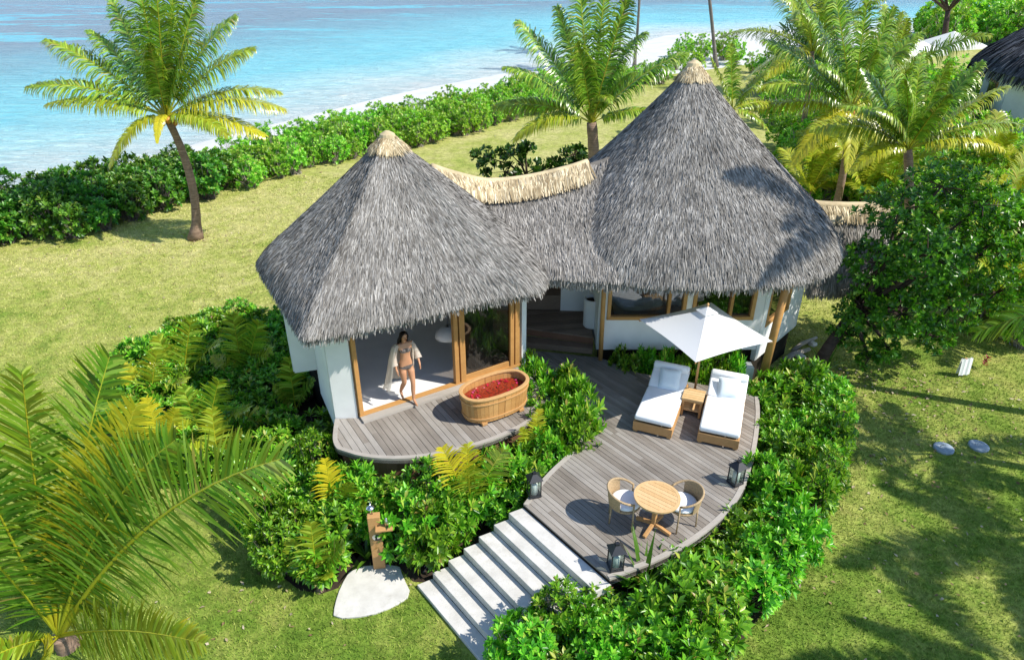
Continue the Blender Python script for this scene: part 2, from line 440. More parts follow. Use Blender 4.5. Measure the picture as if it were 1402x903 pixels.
fm = t.n("ShaderNodeMapRange"); t.l(t.math('ADD', t.attr("depth"), t.math('MULTIPLY', wv2, 8.0)), fm.inputs[0])
fm.inputs[1].default_value = 7.5; fm.inputs[2].default_value = 2.0
c = t.mix(t.math('MULTIPLY', fm.outputs[0], 0.45), c, (0.66, 0.72, 0.72))
M["sea"] = t.done(t.bsdf(c, 0.25, 0.16, t.bump(t.math('ADD', t.math('ADD', wv, t.math('MULTIPLY', wv3, 0.4)), t.math('MULTIPLY', wv2, 1.5)), 1.0, 1.4)))
tag(link("sea", np_mesh("sea", np.stack([X, Y, np.full(X.shape, -0.5)], 1), F, True, {"depth": dep}), M["sea"]), kind='structure')

def flat(name, poly, z, mat):
    me = bpy.data.meshes.new(name); bm = bmesh.new()
    bm.faces.new([bm.verts.new((p[0], p[1], z)) for p in poly])
    bmesh.ops.triangulate(bm, faces=bm.faces[:]); bm.to_mesh(me); bm.free()
    return tag(link(name, me, M[mat]), kind='structure')
LAWN_EDGE = [(-90, -8), (-40, 12), (-26, 19.5), (-20.5, 24.5), (-17, 28.5), (-12, 35.5), (-7.5, 41), (-1.5, 47.5), (5, 55), (14, 65), (26, 73), (60, 85), (150, 100)]
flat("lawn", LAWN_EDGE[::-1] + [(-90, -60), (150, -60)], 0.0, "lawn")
def inside(px, py, poly):
    n = len(poly); r = np.zeros(np.shape(px), dtype=bool); j = n - 1
    for i in range(n):
        xi, yi = poly[i][0], poly[i][1]; xj, yj = poly[j][0], poly[j][1]
        if yi != yj:
            r ^= ((yi > py) != (yj > py)) & (px < (xj - xi) * (py - yi) / (yj - yi) + xi)
        j = i
    return r
def chaikin(p, it=2, closed=True):
    p = [Vector(q) for q in p]
    for _ in range(it):
        q = []; n = len(p)
        if not closed: q.append(p[0])
        for i in range(n if closed else n - 1):
            a, b = p[i], p[(i+1) % n]
            q += [a * 0.75 + b * 0.25, a * 0.25 + b * 0.75]
        if not closed: q.append(p[-1])
        p = q
    return p

# planting beds: outlines read off the ground of the photo
BED_L = [at(*p) for p in [(140, 560), (190, 505), (262, 470), (335, 452), (400, 470), (440, 560), (470, 640), (520, 700), (485, 775), (455, 815), (395, 805), (330, 720), (290, 660), (200, 620)]]
BED_M = [at(*p) for p in [(450, 650), (560, 650), (700, 620), (770, 570), (800, 640), (740, 700), (720, 720), (640, 775), (575, 805), (540, 770), (480, 776)]]
BED_R = [at(*p) for p in [(1035, 575), (1060, 545), (1110, 550), (1142, 580), (1132, 650), (1110, 720), (1078, 785), (1030, 860), (985, 930), (950, 1000), (620, 1000), (650, 903), (720, 850), (820, 790), (920, 790), (1000, 720), (1040, 650)]]
BED_N = [at(*p) for p in [(800, 560), (815, 500), (1010, 560), (1000, 590)]]
for b in (BED_L, BED_M, BED_R):
    flat("planting_bed", chaikin(b, 1), 0.004, "soil")

# ------------------------------------------------------------------ foliage makers
def unit(a): return a / np.maximum(np.linalg.norm(a, axis=-1, keepdims=True), 1e-9)
def leaves(P, D, N, L, W, fold=0.12, curl=0.12):
    """folded leaves: base P, direction D, upper side N"""
    D = unit(D); S = unit(np.cross(D, N)); N = np.cross(S, D)
    L = L[:, None]; W = W[:, None]
    b = P; c = P + D * L * 0.58 - N * W * fold; tip = P + D * L - N * L * curl
    l = P + D * L * 0.62 - S * W * 0.5 + N * W * fold; r = P + D * L * 0.62 + S * W * 0.5 + N * W * fold
    V = np.stack([b, r, tip, l, c], 1).reshape(-1, 3)
    i = np.arange(len(P))[:, None] * 5
    F = np.concatenate([i + np.array([[0, 1, 2, 4]]), i + np.array([[0, 4, 2, 3]])])
    return V, F
def join(parts):
    Vs, Fs, o = [], [], 0
    for V, F in parts:
        Vs.append(V); Fs.append(F + o); o += len(V)
    return np.concatenate(Vs), np.concatenate(Fs)
def rosettes(C, A, nl, L, W, spread=(0.5, 1.25), rng=RNG):
    """nl leaves round each centre C with axis A"""
    n = len(C); A = unit(A)
    ref = unit(rng.normal(size=(n, 3))); U = unit(np.cross(A, ref)); Wv = np.cross(A, U)
    k = np.arange(nl)[None, :]
    ang = k * 2.39996 + rng.uniform(0, 6.28, (n, 1)); th = spread[0] + (spread[1] - spread[0]) * (k + rng.uniform(0, 1, (n, nl))) / nl
    rad = np.cos(ang)[..., None] * U[:, None] + np.sin(ang)[..., None] * Wv[:, None]
    D = A[:, None] * np.cos(th)[..., None] + rad * np.sin(th)[..., None]
    N = A[:, None] * np.sin(th)[..., None] - rad * np.cos(th)[..., None]
    P = np.repeat(C[:, None], nl, 1) + A[:, None] * (0.25 * L * (1 - k / nl))[..., None]
    m = n * nl
    return leaves(P.reshape(m, 3), D.reshape(m, 3), N.reshape(m, 3), L * rng.uniform(0.7, 1.2, m), W * rng.uniform(0.8, 1.2, m))
def twigs(ends, origin, r=0.008):
    """thin three-sided stems from near origin to each end, as quads"""
    n = len(ends); o = origin + RNG.normal(size=(n, 3)) * np.array([0.08, 0.08, 0.0])
    d = unit(ends - o); s = unit(np.cross(d, np.array([[0.3, 0.9, 0.2]]))); w = np.cross(d, s)
    V = []
    for p, rr in ((o, r * 1.6), (ends, r * 0.6)):
        for a in (0, 2.094, 4.189):
            V.append(p + (s * math.cos(a) + w * math.sin(a)) * rr)
    V = np.stack(V, 1).reshape(-1, 3); i = np.arange(n)[:, None] * 6
    F = np.concatenate([i + np.array([[a, (a+1) % 3, 3 + (a+1) % 3, 3 + a]]) for a in range(3)])
    return V, F
def shrub_meshes(name, Rr, H, nros, nl, L, W, mat, seed, bark="grey_bark", lumps=5, sparse=0.0):
    rng = np.random.default_rng(seed)
    d = unit(rng.normal(size=(nros * 2, 3))); d = d[d[:, 2] > -0.75][:nros]
    n = len(d)
    lump = unit(rng.normal(size=(lumps, 3)) + [0, 0, 0.4])
    k = np.max(d @ lump.T, axis=1)
    rr = 0.68 + 0.34 * np.clip((k - 0.55) / 0.45, 0, 1) + rng.uniform(-0.07, 0.07, n)
    depth = np.where(rng.uniform(size=n) < 0.3, rng.uniform(0.5, 0.85, n), 1.0)
    C = d * (rr * depth)[:, None] * [Rr, Rr, H * 0.52] + [0, 0, H * 0.5]
    C[:, 2] = np.maximum(C[:, 2], 0.06)
    A = d + [0, 0, 0.75] + rng.normal(size=(n, 3)) * 0.28
    V, F = rosettes(C, A, nl, L, W, rng=rng)
    fol = np_mesh(name, V, F, True); fol.materials.append(M[mat])
    Vt, Ft = twigs(C[rng.uniform(size=n) < 0.5], np.array([[0, 0, 0.0]]))
    st = np_mesh("stem", Vt, Ft); st.materials.append(M[bark])
    return fol, st
SHRUBS = [shrub_meshes("foliage", 0.52, 1.0, nr, nl, L_, W_, "shrub_leaf", 20 + i, lumps=lp) for i, (nr, nl, L_, W_, lp) in enumerate(((150, 10, 0.14, 0.056, 6), (110, 11, 0.175, 0.064, 8), (200, 9, 0.115, 0.05, 6), (95, 12, 0.195, 0.066, 9)))]
HEDGESHRUBS = [shrub_meshes("foliage", 0.54, 1.0, 130, 9, 0.125, 0.062, "hedge_leaf", 50 + i, lumps=8) for i in range(3)]
BEACHSHRUBS = [shrub_meshes("foliage", 0.56, 1.0, 120, 8, 0.115, 0.060, "beach_leaf", 40 + i, bark="drift_wood", lumps=9) for i in range(3)]
def put_shrub(name, label, group, x, y, s, sz, var, z=0.0):
    o = root(name, label, "shrub", (x, y, z), RNG.uniform(0, 6.28), group)
    o.scale = (s, s, sz)
    for nm, me in zip(("foliage", "stem"), var):
        link(nm, me, None, o)
    return o
def fill(poly, step, rng, jitter=0.3):
    xs = [p[0] for p in poly]; ys = [p[1] for p in poly]; out = []
    y = min(ys); row = 0
    while y < max(ys):
        x = min(xs) + (step / 2 if row % 2 else 0)
        while x < max(xs):
            px, py = x + rng.uniform(-jitter, jitter) * step, y + rng.uniform(-jitter, jitter) * step
            if inside(np.array([px]), np.array([py]), poly)[0]: out.append((px, py))
            x += step
        y += step * 0.87; row += 1
    return out

# ---- palm fronds
def frond(p0, p1, p2, n, width, yel, rng, droop=0.5, wl=0.05, vee=0.18, hint=None):
    """bezier rachis p0-p1-p2 with n leaflet pairs; returns V, F, yellowness"""
    p0, p1, p2 = (np.array(q, dtype=float) for q in (p0, p1, p2))
    bez = lambda s: (1-s)**2 * p0 + 2*s*(1-s) * p1 + s*s * p2
    tan = lambda s: unit(2*(1-s) * (p1-p0) + 2*s * (p2-p1))
    up = np.array([0, 0, 1.0]) if hint is None else np.array(hint, dtype=float)
    s = (0.14 + 0.86 * (np.arange(n) + 0.5) / n)[:, None]
    s = np.repeat(s, 2, 0); sg = np.tile([1.0, -1.0], n)[:, None]
    P = bez(s); T = tan(s); S = unit(np.cross(T, up) + 1e-6); Nn = unit(np.cross(S, T))
    q = (s - 0.14) / 0.86
    Ln = width * (np.sin(np.pi * (0.20 + 0.74 * q)) ** 0.8) * rng.uniform(0.85, 1.12, s.shape)
    a = 0.35 + 0.75 * q ** 1.5
    D = unit(T * a + S * sg * 0.95 + Nn * vee + rng.normal(size=P.shape) * 0.11)
    g = np.array([[0, 0, -1.0]]); dr = droop * rng.uniform(0.6, 1.4, s.shape)
    pts = [P]; d = D
    for k, seg in enumerate((0.34, 0.36, 0.30)):
        pts.append(pts[-1] + d * Ln * seg); d = unit(d + g * dr * (0.55 + 0.35 * k))
    Wd = unit(np.cross(D, Nn)) * (wl * rng.uniform(0.8, 1.2, s.shape))
    ws = (0.35, 0.5, 0.42, 0.06)
    V = np.concatenate([np.stack([pt - Wd * w, pt + Wd * w], 1) for pt, w in zip(pts, ws)], 1).reshape(-1, 3)
    i = np.arange(2 * n)[:, None] * 8
    F = np.concatenate([i + np.array([[2*k, 2*k+1, 2*k+3, 2*k+2]]) for k in range(3)])
    base = np.clip(yel + rng.normal(size=s.shape) * 0.06 + 0.08 * q - 0.04, 0, 1)
    yl = np.clip(base + np.array([[0, 0, 0, 0, 0.03, 0.03, 0.14, 0.14]]), 0, 1).ravel()
    # rachis
    m = 14; ss = np.linspace(0, 1, m)[:, None]; c = bez(ss); tt = tan(ss); S2 = unit(np.cross(tt, up) + 1e-6); N2 = np.cross(S2, tt)
    r = np.linspace(0.035, 0.006, m)[:, None] * (np.linalg.norm(p2 - p0) / 3.5 + 0.25)
    ring = np.stack([c + N2 * r * 0.6, c - S2 * r - N2 * r * 0.4, c + S2 * r - N2 * r * 0.4], 1).reshape(-1, 3)
    k = np.arange(m - 1)[:, None] * 3
    FR = np.concatenate([k + np.array([[e, (e+1) % 3, 3 + (e+1) % 3, 3 + e]]) for e in range(3)])
    yr = np.full(len(ring), min(0.75, 0.45 + yel * 0.5))
    return np.concatenate([V, ring]), np.concatenate([F, FR + len(V)]), np.concatenate([yl, yr])
def crown_mesh(specs, rng, n=46, wl=0.05, hint0=None):
    n = int(n * 2.0); wl = wl * 0.70
    """specs: (p0, tip, arch, yellow, width, droop)"""
    Vs, Fs, Ys, o = [], [], [], 0
    for (p0, tip, arch, yel, width, droop) in specs:
        p0 = Vector(p0); tip = Vector(tip); L = (tip - p0).length
        mid = p0.lerp(tip, 0.5) + Vector((0, 0, arch * L))
        d = tip - p0
        hint = hint0 if hint0 is not None else (rng.normal() * 0.25, -0.30 + rng.normal() * 0.2, 1.0)
        if hint0 is None and math.hypot(d.x, d.y) < 0.45 * L: hint = (0.25, -0.85, 0.3)
        V, F, y = frond(p0, mid, tip, n, width * L, yel, rng, droop, wl, hint=hint)
        Vs.append(V); Fs.append(F + o); Ys.append(y); o += len(V)
    return np.concatenate(Vs), np.concatenate(Fs), np.concatenate(Ys)
def auto_fronds(c, n, L, rng, el=(75, -25), yel=0.08, arch=0.22, width=0.2, droop=0.55):
    out = []
    for k in range(n):
        az = k * 2.39996 + rng.uniform(-0.3, 0.3); q = k / max(1, n - 1)
        e = R(el[0] + (el[1] - el[0]) * q + rng.uniform(-7, 7)); l = L * rng.uniform(0.85, 1.1) * (0.8 if q < 0.15 else 1)
        tip = Vector(c) + Vector((math.cos(az) * math.cos(e), math.sin(az) * math.cos(e), math.sin(e))) * l
        y = min(0.9, yel + (0.5 * (q > 0.8) * rng.uniform(0, 1)) + rng.uniform(0, 0.15))
        out.append((c, tip, arch * rng.uniform(0.7, 1.2), y, width * rng.uniform(0.9, 1.1), droop))
    return out
def palm(name, label, base, bend, crown, rad, specs, group=None, n=46, wl=0.05, cat="palm tree", seed=1, nuts=None, barkmat="palm_bark", hint0=None):
    base, crown = Vector(base), Vector(crown)
    o = root(name, label, cat, base, 0, group)
    pts, rr = [], []
    for i in range(15):
        s = i / 14; p = base.lerp(crown, s) + Vector(bend) * (4 * s * (1 - s))
        pts.append(p); rr.append(rad * (1 + 0.9 * max(0, 1 - s * 5) ** 2 - 0.25 * s + (0.03 if i % 2 else -0.03)))
    MB().tube(pts, rr, 10).obj("trunk", M[barkmat], o, base, smooth=True)
    V, F, y = crown_mesh(specs, np.random.default_rng(seed), n, wl, hint0)
    link("crown", np_mesh("crown", V - np.array(base), F, False, {"yel": y}), M["palm_leaf"], o)
    if nuts:
        mb = MB(); rg = random.Random(seed)
        for _ in range(nuts):
            a = rg.uniform(0, 6.28); c = crown + Vector((math.cos(a) * 0.22, math.sin(a) * 0.22, -0.12 + rg.uniform(-0.12, 0.1)))
            mb.lathe([(0.02, -0.13), (0.09, -0.08), (0.11, 0.0), (0.08, 0.09), (0.02, 0.13)], c, 8)
        mb.obj("coconut_bunch", M["coconut_husk"], o, base, smooth=True)
    return o
# ------------------------------------------------------------------ timber decks
def scan(poly, y):
    xs = []; n = len(poly)
    for i in range(n):
        a, b = poly[i], poly[(i+1) % n]
        if (a[1] > y) != (b[1] > y): xs.append(a[0] + (y - a[1]) * (b[0] - a[0]) / (b[1] - a[1]))
    return sorted(xs)
def decking(poly, z, ang, width, gap, th, rng, inset=0.0):
    ca, sa = math.cos(-ang), math.sin(-ang)
    P = [(p[0]*ca - p[1]*sa, p[0]*sa + p[1]*ca) for p in poly]
    back = lambda x, y: (x*ca + y*sa, -x*sa + y*ca)
    mb = MB(); y = min(p[1] for p in P)
    while y < max(p[1] for p in P):
        y0, y1 = y + gap/2, y + width - gap/2
        A, B = scan(P, y0), scan(P, y1)
        if len(A) != len(B): A = B = scan(P, (y0 + y1) / 2)
        if A:
            for k in range(0, len(A), 2):
                a0, a1, b0, b1 = A[k], A[k+1], B[k], B[k+1]
                cuts = []; x = max(a0, b0) + rng.uniform(0.5, 2.8)
                while x < min(a1, b1) - 0.4: cuts.append(x); x += rng.uniform(1.8, 3.2)
                ea, eb = [a0] + cuts + [a1], [b0] + cuts + [b1]
                for i in range(len(ea) - 1):
                    g = 0.002
                    dz = rng.uniform(-0.002, 0.002)
                    c = [back(ea[i]+g, y0), back(ea[i+1]-g, y0), back(eb[i+1]-g, y1), back(eb[i]+g, y1)]
                    mb.prism(c, z - th, z + dz)
        y += width
    return mb
def strip_along(line, width, z0, z1):
    """a bent board lying inward of an open outline (inward = left of travel)"""
    mb = MB(); line = [Vector((p[0], p[1], 0)) for p in line]; L = []; n = len(line)
    for i, p in enumerate(line):
        t = (line[min(i+1, n-1)] - line[max(i-1, 0)]).normalized()
        L.append(p + Vector((-t.y, t.x, 0)) * width)
    per = max(2, round(1.7 / max(0.01, (line[1] - line[0]).length)))
    for s0 in range(0, n - 1, per):
        s1 = min(n - 1, s0 + per); vs = []; fs = []; m = s1 - s0 + 1
        for i in range(s0, s1 + 1):
            e = 0.002 * ((i == s0) - (i == s1)); dv = (line[min(i+1, n-1)] - line[max(i-1, 0)]).normalized() * e
            vs += [(line[i].x + dv.x, line[i].y + dv.y, z0), (line[i].x + dv.x, line[i].y + dv.y, z1), (L[i].x + dv.x, L[i].y + dv.y, z1), (L[i].x + dv.x, L[i].y + dv.y, z0)]
        for i in range(m - 1):
            for e in range(4): fs.append((i*4+e, i*4+(e+1) % 4, i*4+4+(e+1) % 4, i*4+4+e))
        fs += [(0, 1, 2, 3), ((m-1)*4+3, (m-1)*4+2, (m-1)*4+1, (m-1)*4)]
        mb.add(vs, fs)
    return mb
ZM, ZB = 1.05, 1.45
A0, A1 = Vector((0.21, 9.55, 0)), Vector((1.58, 7.83, 0))
edge_curve = [A1, (1.85, 7.95, 0), (2.5, 8.24, 0), (3.28, 8.74, 0), (4.14, 9.55, 0), (4.72, 10.57, 0), (5.12, 11.49, 0), (5.45, 12.4, 0), (5.60, 13.0, 0)]
edge_curve = chaikin(edge_curve, 2, False)
left_curve = chaikin([(0.55, 14.9, 0), (0.75, 13.9, 0), (1.2, 12.9, 0), (1.45, 12.1, 0), (1.42, 11.5, 0), (1.22, 11.1, 0), (0.60, 10.3, 0), A0], 2, False)
main_poly = edge_curve + [Vector(p) for p in ((5.35, 13.2, 0), (2.96, 14.05, 0), (2.2, 14.75, 0), (1.95, 14.78, 0), (0.2, 15.15, 0))] + left_curve
rg = random.Random(3)
deck = root("timber_deck", "weathered grey timber deck with a curved edge, carrying the loungers and the round table", "deck", (2.5, 11.0, 0))
off = deck.location
decking(main_poly, ZM, ANG_MAIN, 0.105, 0.009, 0.03, rg).obj("deck_boards", M["deck_wood"], deck, off)
MB().prism(main_poly, ZM - 0.12, ZM - 0.035).obj("joists", M["underfloor_shade"], deck, off)
bd = strip_along(edge_curve, 0.09, ZM - 0.02, ZM + 0.012); 
bd.obj("border_board", M["edge_wood"], deck, off)
strip_along(left_curve, 0.09, ZM - 0.02, ZM + 0.012).obj("border_board", M["edge_wood"], deck, off)
for ln in (edge_curve, left_curve):
    strip_along(ln, 0.03, ZM - 0.13, ZM - 0.022).obj("fascia", M["edge_wood"], deck, off)
sk = MB()
ins = [Vector((p[0], p[1], 0)).lerp(Vector((2.8, 11.2, 0)), 0.05) for p in main_poly]
for i in range(len(ins)): sk.wall(ins[i], ins[(i+1) % len(ins)], 0.0, ZM - 0.13, 0.03)
sk.obj("skirting", M["underfloor_shade"], deck, off)

bath_front = chaikin([(-3.66, 11.62, 0), (-3.62, 11.3, 0), (-3.55, 10.9, 0), (-3.42, 10.66, 0), (-3.35, 10.62, 0), (-2.81, 10.38, 0), (-1.97, 10.33, 0), (-1.15, 10.55, 0), (-0.3, 10.95, 0), (0.44, 11.55, 0), (0.92, 12.33, 0)], 2, False)
bath_poly = bath_front + [Vector((0.17, 13.72, 0)), Vector((-3.15, 11.70, 0))]
bdk = root("bath_deck", "small raised timber deck with a curved pale edge, under the wooden tub", "deck", (-1.3, 11.5, 0))
off = bdk.location
decking(bath_poly, ZB, ANG_BATH, 0.125, 0.009, 0.03, rg).obj("deck_boards", M["bath_deck_wood"], bdk, off)
MB().prism(bath_poly, ZB - 0.12, ZB - 0.035).obj("joists", M["underfloor_shade"], bdk, off)
strip_along(bath_front, 0.09, ZB - 0.02, ZB + 0.012).obj("border_board", M["edge_wood"], bdk, off)
strip_along(bath_front, 0.03, ZB - 0.11, ZB - 0.022).obj("fascia", M["edge_wood"], bdk, off)
sk = MB(); ins = [p.lerp(Vector((-1.3, 12.2, 0)), 0.06) for p in bath_front]
for i in range(len(ins) - 1): sk.wall(ins[i], ins[i+1], 0.0, ZB - 0.13, 0.04)
sk.obj("skirting", M["skirt_wood"], bdk, off)

# ------------------------------------------------------------------ the flight of steps
st = root("garden_steps", "flight of seven pale concrete steps from the lawn up to the timber deck", "steps", (-0.4, 8.2, 0))
off = st.location
w_dir = (A1 - A0).normalized(); run = Vector((-1.90, -0.98, 0)) / 7.0
for k in range(7):
    z1 = ZM - 0.15 * (k + 1) + 0.075
    a = A0 + run * (k + 0.02); b = A0 + run * (k + 1.0) ; W = w_dir * 2.25
    mb = MB().prism([(p.x, p.y) for p in (a, b, b + W, a + W)], max(-0.05, z1 - 0.16), z1)
    mb.obj("step", M["concrete"], st, off, bevel=0.008)

# ------------------------------------------------------------------ thatch
def closed_curve(pts, n=240, it=1):
    p = chaikin([Vector(q) for q in pts], it); p = np.array([list(q) for q in p] + [list(p[0])])
    d = np.concatenate([[0], np.cumsum(np.linalg.norm(np.diff(p, axis=0), axis=1))]); d /= d[-1]
    return lambda u: np.stack([np.interp(np.mod(u, 1.0), d, p[:, k]) for k in range(3)], -1)
def open_curve(pts, it=2):
    p = np.array([list(q) for q in chaikin(pts, it, False)])
    d = np.concatenate([[0], np.cumsum(np.linalg.norm(np.diff(p, axis=0), axis=1))]); d /= d[-1]
    return lambda u: np.stack([np.interp(u, d, p[:, k]) for k in range(3)], -1)
def roof_surface(top, bot, sag, lip=0.035):
    def S(u, t):
        a, b = top(u), bot(u); t = t[..., None]
        p = a + (b - a) * t
        h = t * (1 - lip) + lip * np.clip((t - 0.84) / 0.16, 0, 1) ** 2
        z = a[..., 2:] + (b[..., 2:] - a[..., 2:]) * h - sag * np.sin(np.pi * np.minimum(t / 0.9, 1)) 
        return np.concatenate([p[..., :2], z], -1)
    return S
def frame_at(S, u, t):
    e = 0.004
    P = S(u, t); Dt = unit(S(u, np.minimum(t + e, 1.0)) - S(u, np.minimum(t + e, 1.0) - 2 * e)); Du = unit(S(u + e, np.maximum(t, 0.06)) - S(u - e, np.maximum(t, 0.06)))
    N = unit(np.cross(Du, Dt)); N = np.where(N[:, 2:] < 0, -N, N)
    return P, Dt, Du, N
def strands(P, D, S, N, L, W, rng, lift=(0.015, 0.05), jit=0.13):
    D = unit(D + S * rng.normal(size=(len(P), 1)) * jit); L = L[:, None]; W = W[:, None] * unit(np.cross(D, N) + S * rng.normal(size=(len(P), 1)) * 0.15 + N * rng.normal(size=(len(P), 1)) * 0.35)
    l0 = rng.uniform(0.0, lift[0], (len(P), 1)); l1 = rng.uniform(lift[0], lift[1], (len(P), 1))
    a = P + N * l0; m = P + D * L * 0.55 + N * (l1 * 1.0); b = P + D * L + N * (l1 * 0.8)
    V = np.stack([a - W, a + W, m - W, m + W, b - W * 0.35, b + W * 0.35], 1).reshape(-1, 3)
    i = np.arange(len(P))[:, None] * 6
    return V, np.concatenate([i + np.array([[0, 1, 3, 2]]), i + np.array([[2, 3, 5, 4]])])
def thatch(S, n, u0, u1, weight, rng, L=(0.18, 0.42), W=0.0103, closed=True, fringe=4200, fr_len=(0.10, 0.22), base_n=(160, 26), lift=(0.015, 0.05), tmin=0.02):
    parts = []
    uu = np.linspace(u0, u1, base_n[0]); tt = np.linspace(0.0, 1.0, base_n[1])
    U, T = np.meshgrid(uu, tt); G = S(U.ravel(), T.ravel())
    idx = np.arange(U.size).reshape(U.shape)
    parts.append((G, np.stack([idx[:-1, :-1].ravel(), idx[:-1, 1:].ravel(), idx[1:, 1:].ravel(), idx[1:, :-1].ravel()], 1)))
    g = np.linspace(tmin, 0.985, 400); cw = np.cumsum(weight(g)); cw /= cw[-1]
    t = np.interp(rng.uniform(size=n), cw, g); u = rng.uniform(u0, u1, n)
    t = np.clip(np.round(t * 40) / 40 + rng.normal(size=n) * 0.02, tmin, 0.985)     # laid in courses
    P, D, Su, N = frame_at(S, u, t)
    left = np.linalg.norm(S(u, np.ones(n)) - P, axis=1) + rng.uniform(0.0, 0.10, n)
    parts.append(strands(P, D, Su, N, np.minimum(rng.uniform(*L, n), left), W * rng.uniform(0.6, 1.4, n), rng, lift))
    if fringe:
        u = rng.uniform(u0, u1, fringe); t = rng.uniform(0.975, 1.0, fringe)
        P, D, Su, N = frame_at(S, u, t)
        P = P - N * rng.uniform(0.0, 0.16, (fringe, 1))
        D = unit(D * 0.6 + np.array([[0, 0, -0.55]]))
        parts.append(strands(P, D, Su, N, rng.uniform(*fr_len, fringe), W * 1.2 * rng.uniform(0.6, 1.3, fringe), rng, (0.01, 0.03), 0.10))
    return join(parts)
villa = root("thatched_villa", "villa of two joined pavilions with grey thatch roofs and white walls", "villa", (1.0, 15.0, 0))
VO = np.array([1.0, 15.0, 0.0])
def vobj(mb, name, mat, parent=villa, **kw): return mb.obj(name, M[mat], parent, VO if parent is not None else None, **kw)
def vnp(name, VF, mat, parent=villa): return link(name, np_mesh(name, VF[0] - VO, VF[1]), M[mat], parent)
EZ = 3.80
rt = np.random.default_rng(5)
# bath pavilion roof
eL = closed_curve([(-3.78, 10.86, EZ), (-3.6, 10.90, EZ), (-2.95, 11.12, EZ), (-2.09, 11.55, EZ), (-0.89, 12.25, EZ), (-0.01, 12.62, EZ), (0.42, 12.74, EZ), (0.66, 12.95, EZ), (0.75, 13.6, EZ), (0.6, 15.2, EZ), (-0.3, 16.9, EZ), (-2.2, 18.0, EZ), (-4.2, 17.3, EZ), (-5.35, 15.6, EZ), (-5.72, 14.4, EZ), (-5.62, 14.05, EZ), (-4.7, 12.45, EZ), (-3.90, 11.05, EZ)])
APL = np.array([-2.55, 14.3, 6.62])
SL = roof_surface(lambda u: np.broadcast_to(APL, np.shape(u) + (3,)), eL, 0.03)
wcone = lambda g: g + 0.06
rL = vnp("roof", thatch(SL, 74000, 0, 1, wcone, rt), "thatch")
def peak(S, ap, t1, n, parent, rng, off=0.05):
    u = rng.uniform(0, 1, n); t = rng.uniform(0.0, t1, n) ** 1.0
    P, D, Su, N = frame_at(S, u, np.maximum(t, 0.01)); 
    ax = P - ap; ax[:, 2] = 0
    P = P + N * off
    VF = strands(P, D, Su, N, rng.uniform(0.16, 0.30, n), 0.009 * rng.uniform(0.6, 1.4, n), rng, (0.02, 0.05), 0.12)
    mb = MB(); mb.tube([ap + [0, 0, -0.34], ap + [0, 0, -0.10], ap + [0, 0, 0.03], ap + [0.0, 0, 0.09]], [0.30, 0.20, 0.15, 0.05], 14)
    o = vnp("ridge_cap", VF, "ridge_thatch", parent)
    o2 = vobj(mb, "peak_bundle", "ridge_thatch", parent)
peak(SL, APL, 0.075, 4200, rL, rt)
# main pavilion roof
eR = closed_curve([(1.5, 13.85, EZ), (2.0, 13.40, EZ), (2.76, 13.10, EZ), (3.7, 12.95, EZ), (4.6, 13.0, EZ), (5.4, 13.08, EZ), (6.15, 13.25, EZ), (7.05, 13.85, EZ), (7.75, 15.1, EZ), (8.12, 16.6, EZ), (8.0, 18.2, EZ), (7.5, 20.0, EZ), (5.8, 21.2, EZ), (3.8, 21.2, EZ), (2.0, 20.2, EZ), (1.0, 18.8, EZ), (0.75, 16.9, EZ), (0.95, 15.2, EZ)], it=2)
APR = np.array([4.25, 17.1, 7.60])
SR = roof_surface(lambda u: np.broadcast_to(APR, np.shape(u) + (3,)), eR, 0.09)
rR = vnp("roof", thatch(SR, 90000, 0, 1, wcone, rt, fringe=5200), "thatch")
peak(SR, APR, 0.06, 4200, rR, rt)
# connecting roof: ridge sagging between the two cones
ridge = open_curve([(-2.2, 15.3, 5.80), (-1.66, 15.4, 5.55), (-1.02, 15.6, 5.30), (-0.57, 15.8, 5.14), (0.32, 16.0, 5.16), (1.36, 16.3, 5.32), (1.82, 16.5, 5.42), (2.6, 16.7, 5.62)])
ef = open_curve([(-1.2, 13.7, EZ), (-0.4, 13.40, EZ), (0.2, 13.38, EZ), (0.8, 13.50, EZ), (1.2, 13.42, EZ), (1.75, 13.32, EZ), (2.3, 13.25, EZ)])
eb = open_curve([(-1.6, 17.6, EZ), (-0.4, 18.6, EZ), (0.8, 19.0, EZ), (1.8, 19.4, EZ), (3.0, 19.6, EZ)])
SCf = roof_surface(ridge, ef, 0.05); SCb = roof_surface(ridge, eb, 0.05)
wf = lambda g: np.ones_like(g)
rC = vnp("roof", join([thatch(SCf, 18000, 0, 1, wf, rt, fringe=1800, base_n=(50, 20)), thatch(SCb, 2500, 0, 1, wf, rt, fringe=300, base_n=(50, 20))]), "thatch_warm")
def ridge_cap(ridge_f, Sf, Sb, u0, u1, n, parent, rng, L=(0.38, 0.62)):
    parts = []
    for S, k in ((Sf, 1.0), (Sb, 0.6)):
        m = int(n * k); u = rng.uniform(u0, u1, m); t = rng.uniform(0.0, 0.05, m)
        P, D, Su, N = frame_at(S, u, t + 0.01)
        parts.append(strands(P + N * 0.07 + [0, 0, 0.03], D, Su, N, rng.uniform(*L, m), 0.02 * rng.uniform(0.6, 1.4, m), rng, (0.02, 0.07), 0.14))
    o = vnp("ridge_cap", join(parts), "ridge_thatch", parent)
    uu = np.linspace(u0, u1, 24); pts = ridge_f(uu) + [0, 0, 0.02]
    vobj(MB().tube([tuple(p) for p in pts], 0.11, 8), "ridge_roll", "ridge_thatch", parent, smooth=True)
ridge_cap(ridge, SCf, SCb, 0.08, 0.84, 3600, rC, rt)
